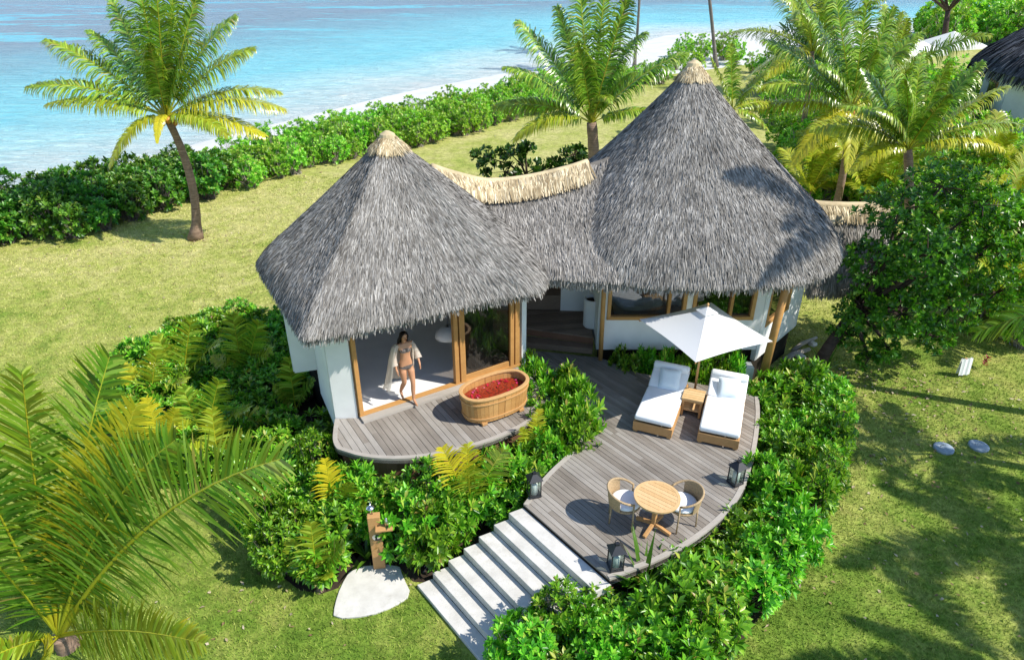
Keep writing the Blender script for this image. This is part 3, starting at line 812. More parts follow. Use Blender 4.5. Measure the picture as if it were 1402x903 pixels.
# low roof over the rear entrance
ridge2 = open_curve([(7.6, 17.9, 4.0), (8.6, 18.0, 3.84), (10.4, 18.2, 3.78)], 1)
e2f = open_curve([(8.0, 16.9, 1.75), (9.0, 16.95, 1.7), (10.4, 17.1, 1.7)], 1); e2b = open_curve([(8.0, 19.4, 2.4), (10.4, 19.6, 2.4)], 1)
S2f, S2b = roof_surface(ridge2, e2f, 0.0), roof_surface(ridge2, e2b, 0.0)
r2 = vnp("roof", join([thatch(S2f, 4200, 0, 1, wf, rt, fringe=500, base_n=(20, 14)), thatch(S2b, 600, 0, 1, wf, rt, fringe=60, base_n=(20, 14))]), "thatch_warm")
ridge_cap(ridge2, S2f, S2b, 0.0, 1.0, 900, r2, rt, (0.25, 0.45))

# ------------------------------------------------------------------ walls, doors, windows of the bath pavilion
d = Vector((0.85, 0.527, 0)).normalized(); nin = Vector((-d.y, d.x, 0))
W0 = Vector((-3.17, 11.72, 0)); W2 = Vector((0.10, 13.74, 0)); LEN = (W2 - W0).length
at_w = lambda s, q=0.0: W0 + d * s + nin * q
MID = 2.36
vobj(MB().prism([(p.x, p.y) for p in (at_w(0.0, 0.01), at_w(LEN, 0.01), at_w(LEN, 3.6), at_w(0, 3.6))], 1.20, ZB + 0.02), "floor", "inner_floor")
vobj(MB().wall(Vector((-3.66, 11.70, 0)), Vector((-3.20, 11.72, 0)), 0.9, 4.25, 0.10), "wall", "white_wall")
vobj(MB().wall(Vector((-3.65, 11.76, 0)), Vector((-4.30, 13.10, 0)), 1.1, 3.9, 0.12), "wall", "white_wall")
alc = MB()
alc.wall(Vector((-4.34, 13.06, 0)), Vector((-4.80, 12.92, 0)), 1.78, 3.55, 0.10)
alc.wall(Vector((-4.80, 12.98, 0)), Vector((-4.95, 14.6, 0)), 1.75, 3.55, 0.10)
alc.wall(Vector((-4.95, 14.6, 0)), Vector((-4.6, 16.0, 0)), 1.75, 3.55, 0.10)
vobj(alc, "alcove_wall", "white_wall")
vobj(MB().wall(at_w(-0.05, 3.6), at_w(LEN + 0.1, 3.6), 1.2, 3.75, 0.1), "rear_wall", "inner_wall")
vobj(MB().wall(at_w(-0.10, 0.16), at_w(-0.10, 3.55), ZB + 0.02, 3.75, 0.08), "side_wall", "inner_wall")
vobj(MB().wall(at_w(LEN + 0.18, -0.05), at_w(LEN + 0.18, 3.55), 0.9, 3.9, 0.12), "side_wall", "white_wall")
vobj(MB().wall(Vector((-3.6, 11.9, 0)), Vector((-5.0, 14.6, 0)), 0.0, 1.15, 0.1), "underfloor_shade_sheet", "underfloor_shade")  # near-black sheet standing in for the shaded gap under the floor
vobj(MB().wall(at_w(LEN, 0.3), at_w(LEN, 3.5), 0.0, 0.88, 0.1), "underfloor_shade_sheet", "underfloor_shade")
door = vobj(MB().wall(at_w(-0.02, -0.04), at_w(LEN + 0.05, -0.04), ZB + 0.012, ZB + 0.075, 0.13), "door_frame", "frame_wood")
for s, w in ((0.03, 0.09), (MID - 0.09, 0.10), (MID + 0.06, 0.13), (LEN - 0.16, 0.10), (LEN - 0.02, 0.12)):
    vobj(MB().wall(at_w(s - w/2, -0.03), at_w(s + w/2, -0.03), ZB + 0.078, 4.2, 0.12), "jamb", "frame_wood", door, bevel=0.006)
vobj(MB().wall(at_w(0.08, -0.03), at_w(LEN - 0.1, -0.03), 3.95, 4.15, 0.09), "lintel", "frame_wood", door)
vobj(MB().wall(at_w(MID + 0.13, -0.03), at_w(LEN - 0.215, -0.03), ZB + 0.078, ZB + 0.20, 0.06), "bottom_rail", "frame_wood", door)
vobj(MB().wall(at_w(MID + 0.13, -0.03), at_w(LEN - 0.215, -0.03), ZB + 0.203, 3.94, 0.012), "glass_panel", "door_glass", door)
vobj(MB().prism([(p.x, p.y) for p in (at_w(-0.02, -0.30), at_w(LEN - 0.9, -0.30), at_w(LEN - 0.9, -0.11), at_w(-0.02, -0.11))], ZB + 0.003, ZB + 0.055), "door_step", "edge_wood")
# curtain: gathered cloth inside the fixed pane
cv = MB(); cp = [at_w(MID + 0.55 + 0.5 * i / 40, 0.30 + 0.05 * math.sin(i * 1.3)) for i in range(41)]
cv.add([(p.x, p.y, ZB + 0.05) for p in cp] + [(p.x, p.y, 3.8) for p in cp], [(i, i+1, 42+i, 41+i) for i in range(40)])
vobj(cv, "curtain", "curtain_cloth", smooth=True)

# main pavilion
Yw = 14.80; XL, XR = 2.16, 6.02; ZS, ZH = 2.12, 3.30
wl = MB()
wl.box(((XL+XR)/2, Yw, (1.28+ZS)/2), (XR-XL, 0.14, ZS-1.28)); wl.box(((XL+XR)/2, Yw, (ZH+4.3)/2), (XR-XL, 0.14, 4.3-ZH))
wl.box((XL+0.06, Yw, (ZS+ZH)/2), (0.12, 0.14, ZH-ZS)); wl.box((XR-0.10, Yw, (ZS+ZH)/2), (0.20, 0.14, ZH-ZS)); wl.box((4.24, Yw, (ZS+ZH)/2), (0.14, 0.14, ZH-ZS))
vobj(wl, "front_wall", "white_wall")
for x0, x1, mull in ((XL+0.125, 4.165, (0.78,)), (4.315, XR-0.205, (0.62,))):
    wd = MB(); fw = 0.085
    wd.box(((x0+x1)/2, Yw-0.02, ZS+fw/2+0.002), (x1-x0, 0.16, fw)); wd.box(((x0+x1)/2, Yw-0.02, ZH-fw/2-0.002), (x1-x0, 0.16, fw))
    wd.box((x0+fw/2, Yw-0.02, (ZS+ZH)/2), (fw, 0.156, ZH-ZS-2*fw-0.008)); wd.box((x1-fw/2, Yw-0.02, (ZS+ZH)/2), (fw, 0.156, ZH-ZS-2*fw-0.008))
    for f in mull: wd.box((x0+(x1-x0)*f, Yw-0.02, (ZS+ZH)/2), (0.07, 0.15, ZH-ZS-2*fw-0.008))
    wo_ = vobj(wd, "window", "frame_wood")
    vobj(MB().box(((x0+x1)/2, Yw, (ZS+ZH)/2), (x1-x0-0.02, 0.012, ZH-ZS-0.02)), "pane", "window_glass", wo_)
w2 = MB()
RA, RB = Vector((XR+0.02, Yw+0.05, 0)), Vector((7.75, 16.7, 0))
dr_ = (RB - RA).normalized()
w2.wall(RA, RB, 0.9, 1.75, 0.12); w2.wall(RA, RB, 2.9, 4.1, 0.12)
w2.wall(RA, RA + dr_*0.25, 1.75, 2.9, 0.118); w2.wall(RB - dr_*0.9, RB, 1.75, 2.9, 0.118)
w2.wall(RB, Vector((7.7, 19.5, 0)), 0.9, 4.0, 0.12); w2.wall(Vector((7.7, 19.5, 0)), Vector((2.2, 20.0, 0)), 0.9, 4.0, 0.12)
vobj(w2, "side_wall", "white_wall")
sw = MB().wall(RA + dr_*0.26, RB - dr_*0.91, 1.76, 1.83, 0.15); sw.wall(RA + dr_*0.26, RA + dr_*0.33, 1.832, 2.89, 0.15); sw.wall(RB - dr_*0.98, RB - dr_*0.91, 1.832, 2.89, 0.15)
so = vobj(sw, "window", "frame_wood")
vobj(MB().wall(RA + dr_*0.30, RB - dr_*0.95, 1.80, 2.89, 0.012), "pane", "window_glass", so)
vobj(MB().wall(Vector((XL, Yw+0.08, 0)), Vector((2.1, 17.0, 0)), 1.2, 4.2, 0.12), "side_wall", "white_wall")
vobj(MB().wall(Vector((1.30, 16.55, 0)), Vector((2.03, 16.5, 0)), ZB, 4.2, 0.10), "porch_wall", "white_wall")
vobj(MB().prism([(2.25, 14.9), (6.0, 14.9), (7.6, 16.8), (7.6, 19.4), (2.25, 19.9)], 1.3, 1.45), "floor", "porch_wood")
vobj(MB().wall((XL, Yw+0.25, 0), (XR, Yw+0.25, 0), 0.0, 1.27, 0.1).wall((XR, Yw+0.25, 0), (7.6, 16.7, 0), 0.0, 0.88, 0.1), "underfloor_shade_sheet", "underfloor_shade")  # dark sheets in place of the shade below the main floor
# porch between the pavilions
PF = [(0.02, 15.62), (2.04, 15.05), (2.04, 19.3), (-1.8, 19.0), (-1.5, 16.9)]
vobj(decking(PF, ZB, 0.15, 0.11, 0.009, 0.03, rg), "porch_floor", "porch_wood")
vobj(MB().prism(PF, ZB - 0.2, ZB - 0.035), "porch_joists", "skirt_wood")
ps = vobj(MB().prism([(0.15, 15.16), (2.0, 14.80), (2.04, 15.03), (0.03, 15.58)], 1.10, 1.26), "porch_step", "porch_wood", bevel=0.008)
vobj(MB().wall((-1.2, 17.9, 0), (1.25, 17.3, 0), ZB + 0.01, 3.3, 0.1), "porch_screen", "skirt_wood")
vobj(MB().box((0.75, 16.75, 1.68), (1.1, 0.45, 0.42)), "porch_bench", "porch_wood")
# posts
vobj(MB().tube([atY(822, 492, 14.5), atY(827, 385, 14.5) + Vector((0, 0, 0.5))], 0.055, 10), "post", "frame_wood", smooth=True)
vobj(MB().tube([atY(1043, 520, 14.1), atY(1066, 405, 14.1) + Vector((0.15, 0, 0.6))], [0.10, 0.085], 10), "post", "frame_wood", smooth=True)
vobj(MB().tube([(1.25, 17.0, ZB), (1.25, 17.0, 4.4)], 0.07, 10), "post", "frame_wood", smooth=True)
vobj(MB().box((5.70, 14.3, 0.55), (0.3, 0.3, 1.1)), "pier", "white_wall")
# ------------------------------------------------------------------ wooden soaking tub
def stadium(a, b, n=64, p=2.5):
    out = []
    for k in range(n):
        th = 2 * math.pi * k / n; c, s = math.cos(th), math.sin(th)
        out.append((a * math.copysign(abs(c) ** (2/p), c), b * math.copysign(abs(s) ** (2/p), s)))
    return out
tc = at(677, 529, ZB + 0.60); tub_rz = math.atan2(0.527, 0.85) + 0.02
tub = root("soaking_tub", "oval bathtub of pale upright wooden staves filled with red petals on the raised deck", "bathtub", (tc.x, tc.y, ZB + 0.013), tub_rz)
TA, TB, TH = 0.76, 0.42, 0.60
mb = MB(); NS = 44
for k in range(NS):
    pts = []
    for e in (0.02, 0.98):
        u = (k + e) / NS
        th = 2 * math.pi * u; c, s = math.cos(th), math.sin(th)
        pts.append((math.copysign(abs(c) ** 0.8, c), math.copysign(abs(s) ** 0.8, s)))
    z0, z1 = 0.06, TH
    q = lambda p, z, o: (p[0] * (TA - o) * (0.93 + 0.07 * z / TH), p[1] * (TB - o) * (0.92 + 0.08 * z / TH), z)
    vs = [q(pts[0], z0, 0), q(pts[1], z0, 0), q(pts[1], z0, 0.035), q(pts[0], z0, 0.035), q(pts[0], z1, 0), q(pts[1], z1, 0), q(pts[1], z1, 0.035), q(pts[0], z1, 0.035)]
    mb.add(vs, [(3,2,1,0),(4,5,6,7),(0,1,5,4),(1,2,6,5),(2,3,7,6),(3,0,4,7)])
mb.obj("staves", M["frame_wood"], tub)
def ring(a0, b0, a1, b1, z0, z1):
    m = MB(); n = 64
    o, i_ = stadium(a0, b0, n), stadium(a1, b1, n)
    vs = [(x, y, z0) for x, y in o] + [(x, y, z1) for x, y in o] + [(x, y, z0) for x, y in i_] + [(x, y, z1) for x, y in i_]
    fs = []
    for k in range(n):
        j = (k + 1) % n
        fs += [(k, j, n+j, n+k), (n+k, n+j, 3*n+j, 3*n+k), (3*n+k, 3*n+j, 2*n+j, 2*n+k), (2*n+k, 2*n+j, j, k)]
    m.add(vs, fs); return m
ring(TA + 0.02, TB + 0.02, TA - 0.055, TB - 0.055, TH + 0.002, TH + 0.045).obj("rim", M["teak"], tub, bevel=0.008)
ring(TA * 0.995 + 0.012, TB + 0.010, TA - 0.02, TB - 0.02, TH - 0.11, TH - 0.08).obj("hoop", M["teak"], tub)
ring(TA * 0.955 + 0.012, TB * 0.945 + 0.012, TA * 0.93, TB * 0.91, 0.13, 0.165).obj("hoop", M["teak"], tub)
m = MB(); m.prism(stadium(TA - 0.10, TB - 0.10), 0.08, 0.10); m.obj("floor_board", M["teak"], tub)
m = MB(); m.prism(stadium(TA - 0.05, TB - 0.05), TH - 0.20, TH - 0.14); m.obj("water", M["petal_water"], tub)
for x in (-0.45, 0.45):
    MB().box((x, 0, 0.03), (0.12, 0.72, 0.058)).obj("foot", M["teak"], tub, bevel=0.006)
rp = np.random.default_rng(11)
n = 170; th = rp.uniform(0, 6.28, n); rr = np.sqrt(rp.uniform(0, 1, n))
P = np.stack([np.cos(th) * rr * (TA - 0.09), np.sin(th) * rr * (TB - 0.09), np.full(n, TH - 0.135) + rp.uniform(0, 0.02, n)], 1)
keep = (P[:, 0] < -0.38) | (rr > 0.86) | (rp.uniform(size=n) < 0.12)
P = P[keep]; n = len(P)
V, F = leaves(P, rp.normal(size=(n, 3)) * [1, 1, 0.15], np.tile([[0, 0, 1.0]], (n, 1)), rp.uniform(0.05, 0.09, n), rp.uniform(0.04, 0.06, n))
link("petals", np_mesh("petals", V, F), M["petal"], tub)["kind"] = "stuff"

# ------------------------------------------------------------------ the woman in the doorway
pf = at(559, 551, ZB + 0.06)
person = root("person", "woman in a bikini and an open cream robe stepping out of the glass doors", "person", (pf.x, pf.y + 0.12, ZB + 0.055), 0.52)
def skin_body():
    J = {}
    E = []
    def j(n, p, r, frm=None):
        J[n] = (Vector(p), r)
        if frm: E.append((frm, n))
    j("pelvis", (0, 0.0, 0.90), (0.125, 0.115)); j("waist", (0, 0.0, 1.06), (0.105, 0.10), "pelvis"); j("rib", (0, 0.0, 1.20), (0.118, 0.11), "waist")
    j("chest", (0, 0.015, 1.32), (0.12, 0.105), "rib"); j("neckbase", (0, 0.02, 1.405), (0.065, 0.065), "chest"); j("neck", (0, 0.01, 1.46), (0.045, 0.045), "neckbase")
    j("jaw", (0.005, -0.012, 1.515), (0.062, 0.066), "neck"); j("skull", (0.008, 0.0, 1.575), (0.076, 0.085), "jaw"); j("top", (0.008, 0.005, 1.63), (0.05, 0.055), "skull")
    for s, nm in ((-1, "R"), (1, "L")):
        j(nm+"hip", (s*0.085, 0.0, 0.84), (0.09, 0.09), "pelvis")
    j("Lthigh", (0.085, -0.07, 0.66), (0.072, 0.072), "Lhip"); j("Lknee", (0.075, -0.13, 0.47), (0.052, 0.052), "Lthigh"); j("Lcalf", (0.065, -0.13, 0.33), (0.052, 0.052), "Lknee"); j("Lankle", (0.05, -0.16, 0.085), (0.032, 0.032), "Lcalf"); j("Lball", (0.055, -0.27, 0.028), (0.034, 0.025), "Lankle"); j("Ltoe", (0.06, -0.33, 0.02), (0.024, 0.016), "Lball")
    j("Rthigh", (-0.085, -0.03, 0.66), (0.072, 0.072), "Rhip"); j("Rknee", (-0.075, -0.02, 0.47), (0.052, 0.052), "Rthigh"); j("Rcalf", (-0.085, 0.08, 0.34), (0.052, 0.052), "Rknee"); j("Rankle", (-0.095, 0.21, 0.13), (0.032, 0.032), "Rcalf"); j("Rball", (-0.098, 0.12, 0.035), (0.032, 0.025), "Rankle"); j("Rtoe", (-0.10, 0.06, 0.02), (0.024, 0.016), "Rball")
    arms = {"R": ((-0.155, 0.02, 1.365), (-0.205, 0.04, 1.24), (-0.225, 0.05, 1.11), (-0.235, 0.0, 0.98), (-0.235, -0.05, 0.87), (-0.235, -0.07, 0.82)),
            "L": ((0.155, 0.02, 1.365), (0.215, 0.05, 1.24), (0.255, 0.07, 1.12), (0.265, 0.0, 1.01), (0.265, -0.08, 0.92), (0.262, -0.11, 0.87))}
    rad = (0.05, 0.042, 0.035, 0.033, 0.023, 0.027)
    for nm, pts in arms.items():
        prev = "chest"
        for k, (p, r) in enumerate(zip(pts, rad)):
            j(nm + "a%d" % k, p, (r, r), prev); prev = nm + "a%d" % k
        h = Vector(pts[-1]); s = -1 if nm == "R" else 1
        dn = (h - Vector(pts[-2])).normalized()
        for f, (dy, ln) in enumerate(((-0.027, 0.062), (-0.009, 0.072), (0.009, 0.068), (0.026, 0.052))):
            a = h + Vector((0, dy, 0)) + dn * 0.025; b = a + dn * ln * 0.55 + Vector((-s*0.006, 0, 0)); c = b + dn * ln * 0.45 + Vector((-s*0.016, -0.004, 0))
            j(nm + "f%da" % f, a, (0.0095, 0.0095), prev); j(nm + "f%db" % f, b, (0.0085, 0.0085), nm + "f%da" % f); j(nm + "f%dc" % f, c, (0.007, 0.007), nm + "f%db" % f)
        tq = Vector(pts[-2]).lerp(h, 0.6)
        j(nm + "t1", tq + Vector((-s*0.012, -0.035, -0.012)), (0.010, 0.010), prev); j(nm + "t2", tq + Vector((-s*0.018, -0.05, -0.045)), (0.008, 0.008), nm + "t1")
    names = list(J); me = bpy.data.meshes.new("body")
    me.from_pydata([tuple(J[n][0]) for n in names], [(names.index(a), names.index(b)) for a, b in E], [])
    o = bpy.data.objects.new("body_source", me); COL.objects.link(o)
    md = o.modifiers.new("skin", 'SKIN'); sb = o.modifiers.new("sub", 'SUBSURF'); sb.levels = sb.render_levels = 2
    for v, n in zip(me.skin_vertices[0].data, names):
        v.radius = J[n][1]; v.use_root = (n == "pelvis")
    dg = bpy.context.evaluated_depsgraph_get(); dg.update()
    out = bpy.data.meshes.new_from_object(o.evaluated_get(dg), depsgraph=dg)
    bpy.data.objects.remove(o)
    for v in out.vertices:                        # flatten the trunk front to back, shape bust and seat
        z = v.co.z
        if abs(v.co.x) < 0.17 and 0.78 < z < 1.42:
            v.co.y = 0.01 + (v.co.y - 0.01) * 0.80
            if v.co.y < 0: v.co.y -= 0.035 * math.exp(-((z - 1.255) / 0.05) ** 2) * math.exp(-((abs(v.co.x) - 0.065) / 0.045) ** 2)
            else: v.co.y += 0.04 * math.exp(-((z - 0.87) / 0.07) ** 2)
    out.name = "body"
    out.polygons.foreach_set("use_smooth", np.ones(len(out.polygons), dtype=bool))
    return out
body_me = skin_body()
body = link("body", body_me, M["skin"], person)
body_me.materials.clear(); body_me.materials.append(M["skin"])
def garment(name, test, push, mat):
    vs, fs, mp = [], [], {}
    for p in body_me.polygons:
        c = p.center
        if test(c):
            f = []
            for vi in p.vertices:
                if vi not in mp:
                    v = body_me.vertices[vi]; mp[vi] = len(vs); vs.append(tuple(v.co + v.normal * push))
                f.append(mp[vi])
            fs.append(f)
    me = bpy.data.meshes.new(name); me.from_pydata(vs, [], fs); me.update()
    if fs: link(name, me, M[mat], body)
garment("bikini_top", lambda c: abs(c.x) < 0.145 and 1.205 < c.z < 1.295 - 0.4 * max(0, abs(abs(c.x) - 0.065) - 0.03) and (c.y < 0.02 or c.z < 1.235), 0.006, "bikini_cloth")
garment("bikini_bottom", lambda c: abs(c.x) < 0.15 and c.z < 0.905 and c.z > 0.80 + 0.55 * max(0, abs(c.x) - 0.03), 0.006, "bikini_cloth")
hm = MB()       # long dark hair over the back of the head and shoulders
NSEG = 18
rows = [(1.655, 0.03, 0.03, 0.0, 3.14), (1.645, 0.062, 0.065, 0.008, 3.14), (1.60, 0.09, 0.098, 0.012, 2.45), (1.55, 0.096, 0.102, 0.018, 2.25), (1.48, 0.10, 0.095, 0.028, 2.15), (1.40, 0.115, 0.09, 0.035, 2.05), (1.32, 0.12, 0.075, 0.05, 1.9), (1.24, 0.10, 0.05, 0.075, 1.7), (1.18, 0.06, 0.03, 0.09, 1.6)]
for z, a, b, yo, half in rows:
    for k in range(NSEG + 1):
        ph = -half + 2 * half * k / NSEG
        rr = 1 + 0.07 * math.sin(k * 2.3 + z * 20)
        hm.v.append((0.008 + a * rr * math.sin(ph) - (0.03 if z < 1.5 else 0), yo + b * rr * math.cos(ph), z))
for i in range(len(rows) - 1):
    for k in range(NSEG): hm.f.append((i*(NSEG+1)+k, i*(NSEG+1)+k+1, (i+1)*(NSEG+1)+k+1, (i+1)*(NSEG+1)+k))
hair = hm.obj("hair", M["hair"], body, smooth=True)
fc = MB()
for sx in (-1, 1): MB().lathe([(0.001, -0.006), (0.009, -0.003), (0.011, 0.0), (0.009, 0.003), (0.001, 0.006)], (0.008 + sx * 0.028, -0.079, 1.572), 8).obj("eye", M["hair"], body)
fc = MB(); fc.add([(0.008, -0.082, 1.575), (-0.004, -0.08, 1.545), (0.008, -0.102, 1.545), (0.020, -0.08, 1.545)], [(0, 1, 2), (0, 2, 3), (1, 3, 2)])
fc.obj("nose", M["skin"], body)
fc = MB(); fc.box((0.007, -0.078, 1.518), (0.036, 0.014, 0.011)); fc.obj("mouth", M["petal_water"], body)
rb = MB(); RN = 30; RZ = [1.405, 1.36, 1.28, 1.15, 1.0, 0.83, 0.66, 0.50, 0.40]
for i, z in enumerate(RZ):
    q = i / (len(RZ) - 1); sh = -0.13 * q ** 1.5
    for k in range(RN + 1):
        ph = -2.2 + 4.4 * k / RN
        a = (0.13 if i == 0 else 0.185) + 0.11 * q + 0.012 * math.sin(k * 1.7) * (0.3 + q * 2); b = (0.06 if i == 0 else 0.12) + 0.12 * q + 0.02 * math.sin(k * 1.9 + 1) * q
        x = sh + a * math.sin(ph) * (1.25 if ph < 0 else 0.95)
        rb.v.append((x, 0.02 + b * math.cos(ph) + 0.05 * q, z + 0.02 * math.sin(k * 0.6) * q))
for i in range(len(RZ) - 1):
    for k in range(RN): rb.f.append((i*(RN+1)+k, i*(RN+1)+k+1, (i+1)*(RN+1)+k+1, (i+1)*(RN+1)+k))
robe = rb.obj("robe", M["sheer_cloth"], person, smooth=True)
for pts in (((-0.13, 0.02, 1.385), (-0.21, 0.04, 1.24), (-0.235, 0.05, 1.11), (-0.25, 0.02, 0.99), (-0.25, 0.0, 0.93)), ((0.13, 0.02, 1.385), (0.215, 0.05, 1.24), (0.265, 0.07, 1.12), (0.28, 0.02, 1.02), (0.28, -0.02, 0.97))):
    MB().tube(pts, [0.062, 0.062, 0.06, 0.068, 0.078], 12, cap=False).obj("sleeve", M["sheer_cloth"], robe, smooth=True)

# ------------------------------------------------------------------ sun loungers, drinks table, parasol
def cushion(c, d, bev, M3=None):
    mb = MB(); mb.box(c, d, M=M3); return mb
def lounger(name, label, loc, rz):
    o = root(name, label, "sun lounger", loc, rz, "sun loungers under the white parasol")
    f = MB(); W, Ln = 0.82, 1.86
    f.box((0, -Ln/2+0.02, 0.15), (W, 0.04, 0.20)); f.box((0, Ln/2-0.02, 0.15), (W, 0.04, 0.20))
    for sx in (-1, 1): f.box((sx*(W/2-0.02), 0, 0.15), (0.04, Ln-0.084, 0.20))
    for i in range(12): f.box((0, -Ln/2+0.12+i*0.148, 0.262), (W-0.09, 0.07, 0.022))
    f.obj("frame", M["teak"], o, bevel=0.005)
    for sx in (-1, 1):
        for sy in (-1, 1):
            MB().box((sx*(W/2-0.06), sy*(Ln/2-0.06), 0.026), (0.08, 0.08, 0.046)).obj("leg", M["teak"], o)
    MB().box((0, -0.31, 0.345), (W-0.02, 1.22, 0.13)).obj("mattress", M["fabric_white"], o, bevel=0.045, seg=3, smooth=True)
    a = R(24); Mx = Matrix.Rotation(a, 3, 'X'); hinge = Vector((0, 0.31, 0.345))
    bk = hinge + Mx @ Vector((0, 0.34, 0.0))
    MB().box(bk, (W-0.02, 0.66, 0.13), M=Mx).obj("back_mattress", M["fabric_white"], o, bevel=0.045, seg=3, smooth=True)
    top = hinge + Mx @ Vector((0, 0.60, 0.075))
    MB().tube([top + Vector((x, 0, 0)) for x in (-W/2+0.015, -W/2+0.05, W/2-0.05, W/2-0.015)], [0.075, 0.10, 0.10, 0.075], 16).obj("head_roll", M["fabric_white"], o, smooth=True)
    pl = MB(); n = 10; pc = hinge + Mx @ Vector((0.03, 0.27, 0.075))
    Mp = Mx @ Matrix.Rotation(R(18), 3, 'X') @ Matrix.Rotation(0.08, 3, 'Z')
    for side in (1, -1):
        b0 = len(pl.v)
        for i in range(n + 1):
            for k in range(n + 1):
                u, v = 2*i/n-1, 2*k/n-1
                h = 0.075 * max(0, (1-u**4)*(1-v**4)) ** 0.5
                sq = 1 - 0.06 * (1 - abs(u*v))
                pl.v.append(tuple(pc + Mp @ Vector((u*0.235*sq, v*0.235*sq, 0.05 + side*h))))
        for i in range(n):
            for k in range(n):
                q = (b0+i*(n+1)+k, b0+(i+1)*(n+1)+k, b0+(i+1)*(n+1)+k+1, b0+i*(n+1)+k+1); pl.f.append(q if side > 0 else q[::-1])
    pl.obj("pillow", M["fabric_blue"], o, smooth=True)
    MB().beam(hinge + Mx @ Vector((-0.3, 0.5, -0.08)), (-0.3, 0.76, 0.27), 0.03, 0.03).obj("back_support", M["teak"], o)
    MB().beam(hinge + Mx @ Vector((0.3, 0.5, -0.08)), (0.3, 0.76, 0.27), 0.03, 0.03).obj("back_support", M["teak"], o)
    return o
fa = (at(866, 590, ZM) + at(918, 602, ZM)) / 2; fb = (at(953, 606, ZM) + at(1010, 617, ZM)) / 2
rzA, rzB = -0.40, -0.36
ax = lambda r: Vector((-math.sin(r), math.cos(r), 0))
lounger("sun_lounger", "white cushioned teak sun lounger nearer the wooden tub", tuple(fa + ax(rzA) * 0.93)[:2] + (ZM + 0.003,), rzA)
lounger("sun_lounger", "white cushioned teak sun lounger nearer the planted outer deck edge", tuple(fb + ax(rzB) * 0.93)[:2] + (ZM + 0.003,), rzB)
stp = at(948, 567, ZM)
o = root("side_table", "small square teak side table with a lower shelf between the two white loungers", "side table", (stp.x, stp.y + 0.1, ZM + 0.003), -0.38)
tp = MB()
for i in range(5): tp.box((0, -0.18 + i*0.09, 0.44), (0.45, 0.082, 0.03))
tp.obj("table_top", M["teak_pale"], o)
MB().box((0, 0, 0.16), (0.40, 0.40, 0.025)).obj("shelf", M["teak_pale"], o)
ap = MB(); 
for sx, sy, dx, dy in ((0, -1, 0.42, 0.02), (0, 1, 0.42, 0.02), (-1, 0, 0.02, 0.38), (1, 0, 0.02, 0.38)): ap.box((sx*0.20, sy*0.20, 0.395), (dx, dy, 0.05))
ap.obj("apron", M["teak"], o)
for sx in (-1, 1):
    for sy in (-1, 1): MB().box((sx*0.185, sy*0.185, 0.185), (0.045, 0.045, 0.37)).obj("leg", M["teak"], o)
CZ = 2.86
cl_, cr_ = at(875, 437, CZ), at(1058, 467, CZ); cc = (cl_ + cr_) / 2; hd = (cr_ - cl_) / 2; pp = Vector((-hd.y, hd.x, 0))
um = root("parasol", "square white parasol on a wooden pole shading the two loungers", "parasol", (cc.x, cc.y, ZM + 0.003))
uo = um.location
cor = [cc - hd, cc - pp, cc + hd, cc + pp]; apx = Vector((cc.x, cc.y, 3.36))
cv = MB(); n = 14
for a, b in zip(cor, cor[1:] + cor[:1]):
    b0 = len(cv.v)
    for i in range(n + 1):
        for k in range(n + 1):
            u = i / n; e = a.lerp(b, k / n); v = apx.lerp(e, u)
            edge = math.sin(math.pi * k / n)
            v = v + Vector((0, 0, -0.04 * math.sin(math.pi * u))) + (cc - e) * 0.05 * edge * u * u
            cv.v.append(tuple(v))
    for i in range(n):
        for k in range(n): cv.f.append((b0+i*(n+1)+k, b0+(i+1)*(n+1)+k, b0+(i+1)*(n+1)+k+1, b0+i*(n+1)+k+1))
can = cv.obj("canopy", M["canopy_cloth"], um, uo, smooth=False)
vt = MB(); q = [apx.lerp(c_, 0.17) + Vector((0, 0, 0.035)) for c_ in cor]; vt.add([apx + Vector((0, 0, 0.07))] + q, [(0, 1, 2), (0, 2, 3), (0, 3, 4), (0, 4, 1)])
vt.obj("vent_cap", M["canopy_cloth"], can, uo)
for c_ in cor:
    MB().beam(apx + Vector((0, 0, -0.13)), c_ + Vector((0, 0, -0.035)), 0.02, 0.03).obj("rib", M["teak"], um, uo)
pb = at(953, 537, ZM)
MB().tube([(cc.x, cc.y, ZM + 0.06), (cc.x, cc.y, 3.42)], 0.026, 12).obj("pole", M["teak"], um, uo, smooth=True)
MB().lathe([(0.02, 0.0), (0.24, 0.0), (0.25, 0.03), (0.22, 0.06), (0.05, 0.075), (0.045, 0.3), (0.03, 0.3)], (cc.x, cc.y, ZM + 0.004), 24).obj("base", M["black_metal"], um, uo, smooth=True)
MB().lathe([(0.005, 0.0), (0.03, 0.02), (0.03, 0.05), (0.005, 0.08)], (cc.x, cc.y, 3.43), 10).obj("finial", M["teak"], um, uo, smooth=True)

# ------------------------------------------------------------------ dining set
tb = at(894, 722, ZM)
o = root("round_table", "round slatted teak dining table on a crossed foot", "table", (tb.x, tb.y, ZM + 0.003), 0.9)
RT = 0.395
tt_ = MB(); 
for i in range(9):
    x0 = -0.36 + i * 0.08; x1 = x0 + 0.074
    h0, h1 = math.sqrt(max(0, 0.365**2 - x0**2)), math.sqrt(max(0, 0.365**2 - x1**2))
    if max(h0, h1) < 0.03: continue
    tt_.prism([(x0, -h0), (x1, -h1), (x1, h1), (x0, h0)], 0.705, 0.73)
top = tt_.obj("table_top", M["teak_pale"], o)
ring(RT, RT, RT - 0.05, RT - 0.05, 0.700, 0.733)
rm = MB(); n = 48
for k in range(n):
    for rr_, zz in ((RT, 0.70), (RT, 0.733), (RT - 0.05, 0.733), (RT - 0.05, 0.70)):
        rm.v.append((rr_ * math.cos(2*math.pi*k/n), rr_ * math.sin(2*math.pi*k/n), zz))
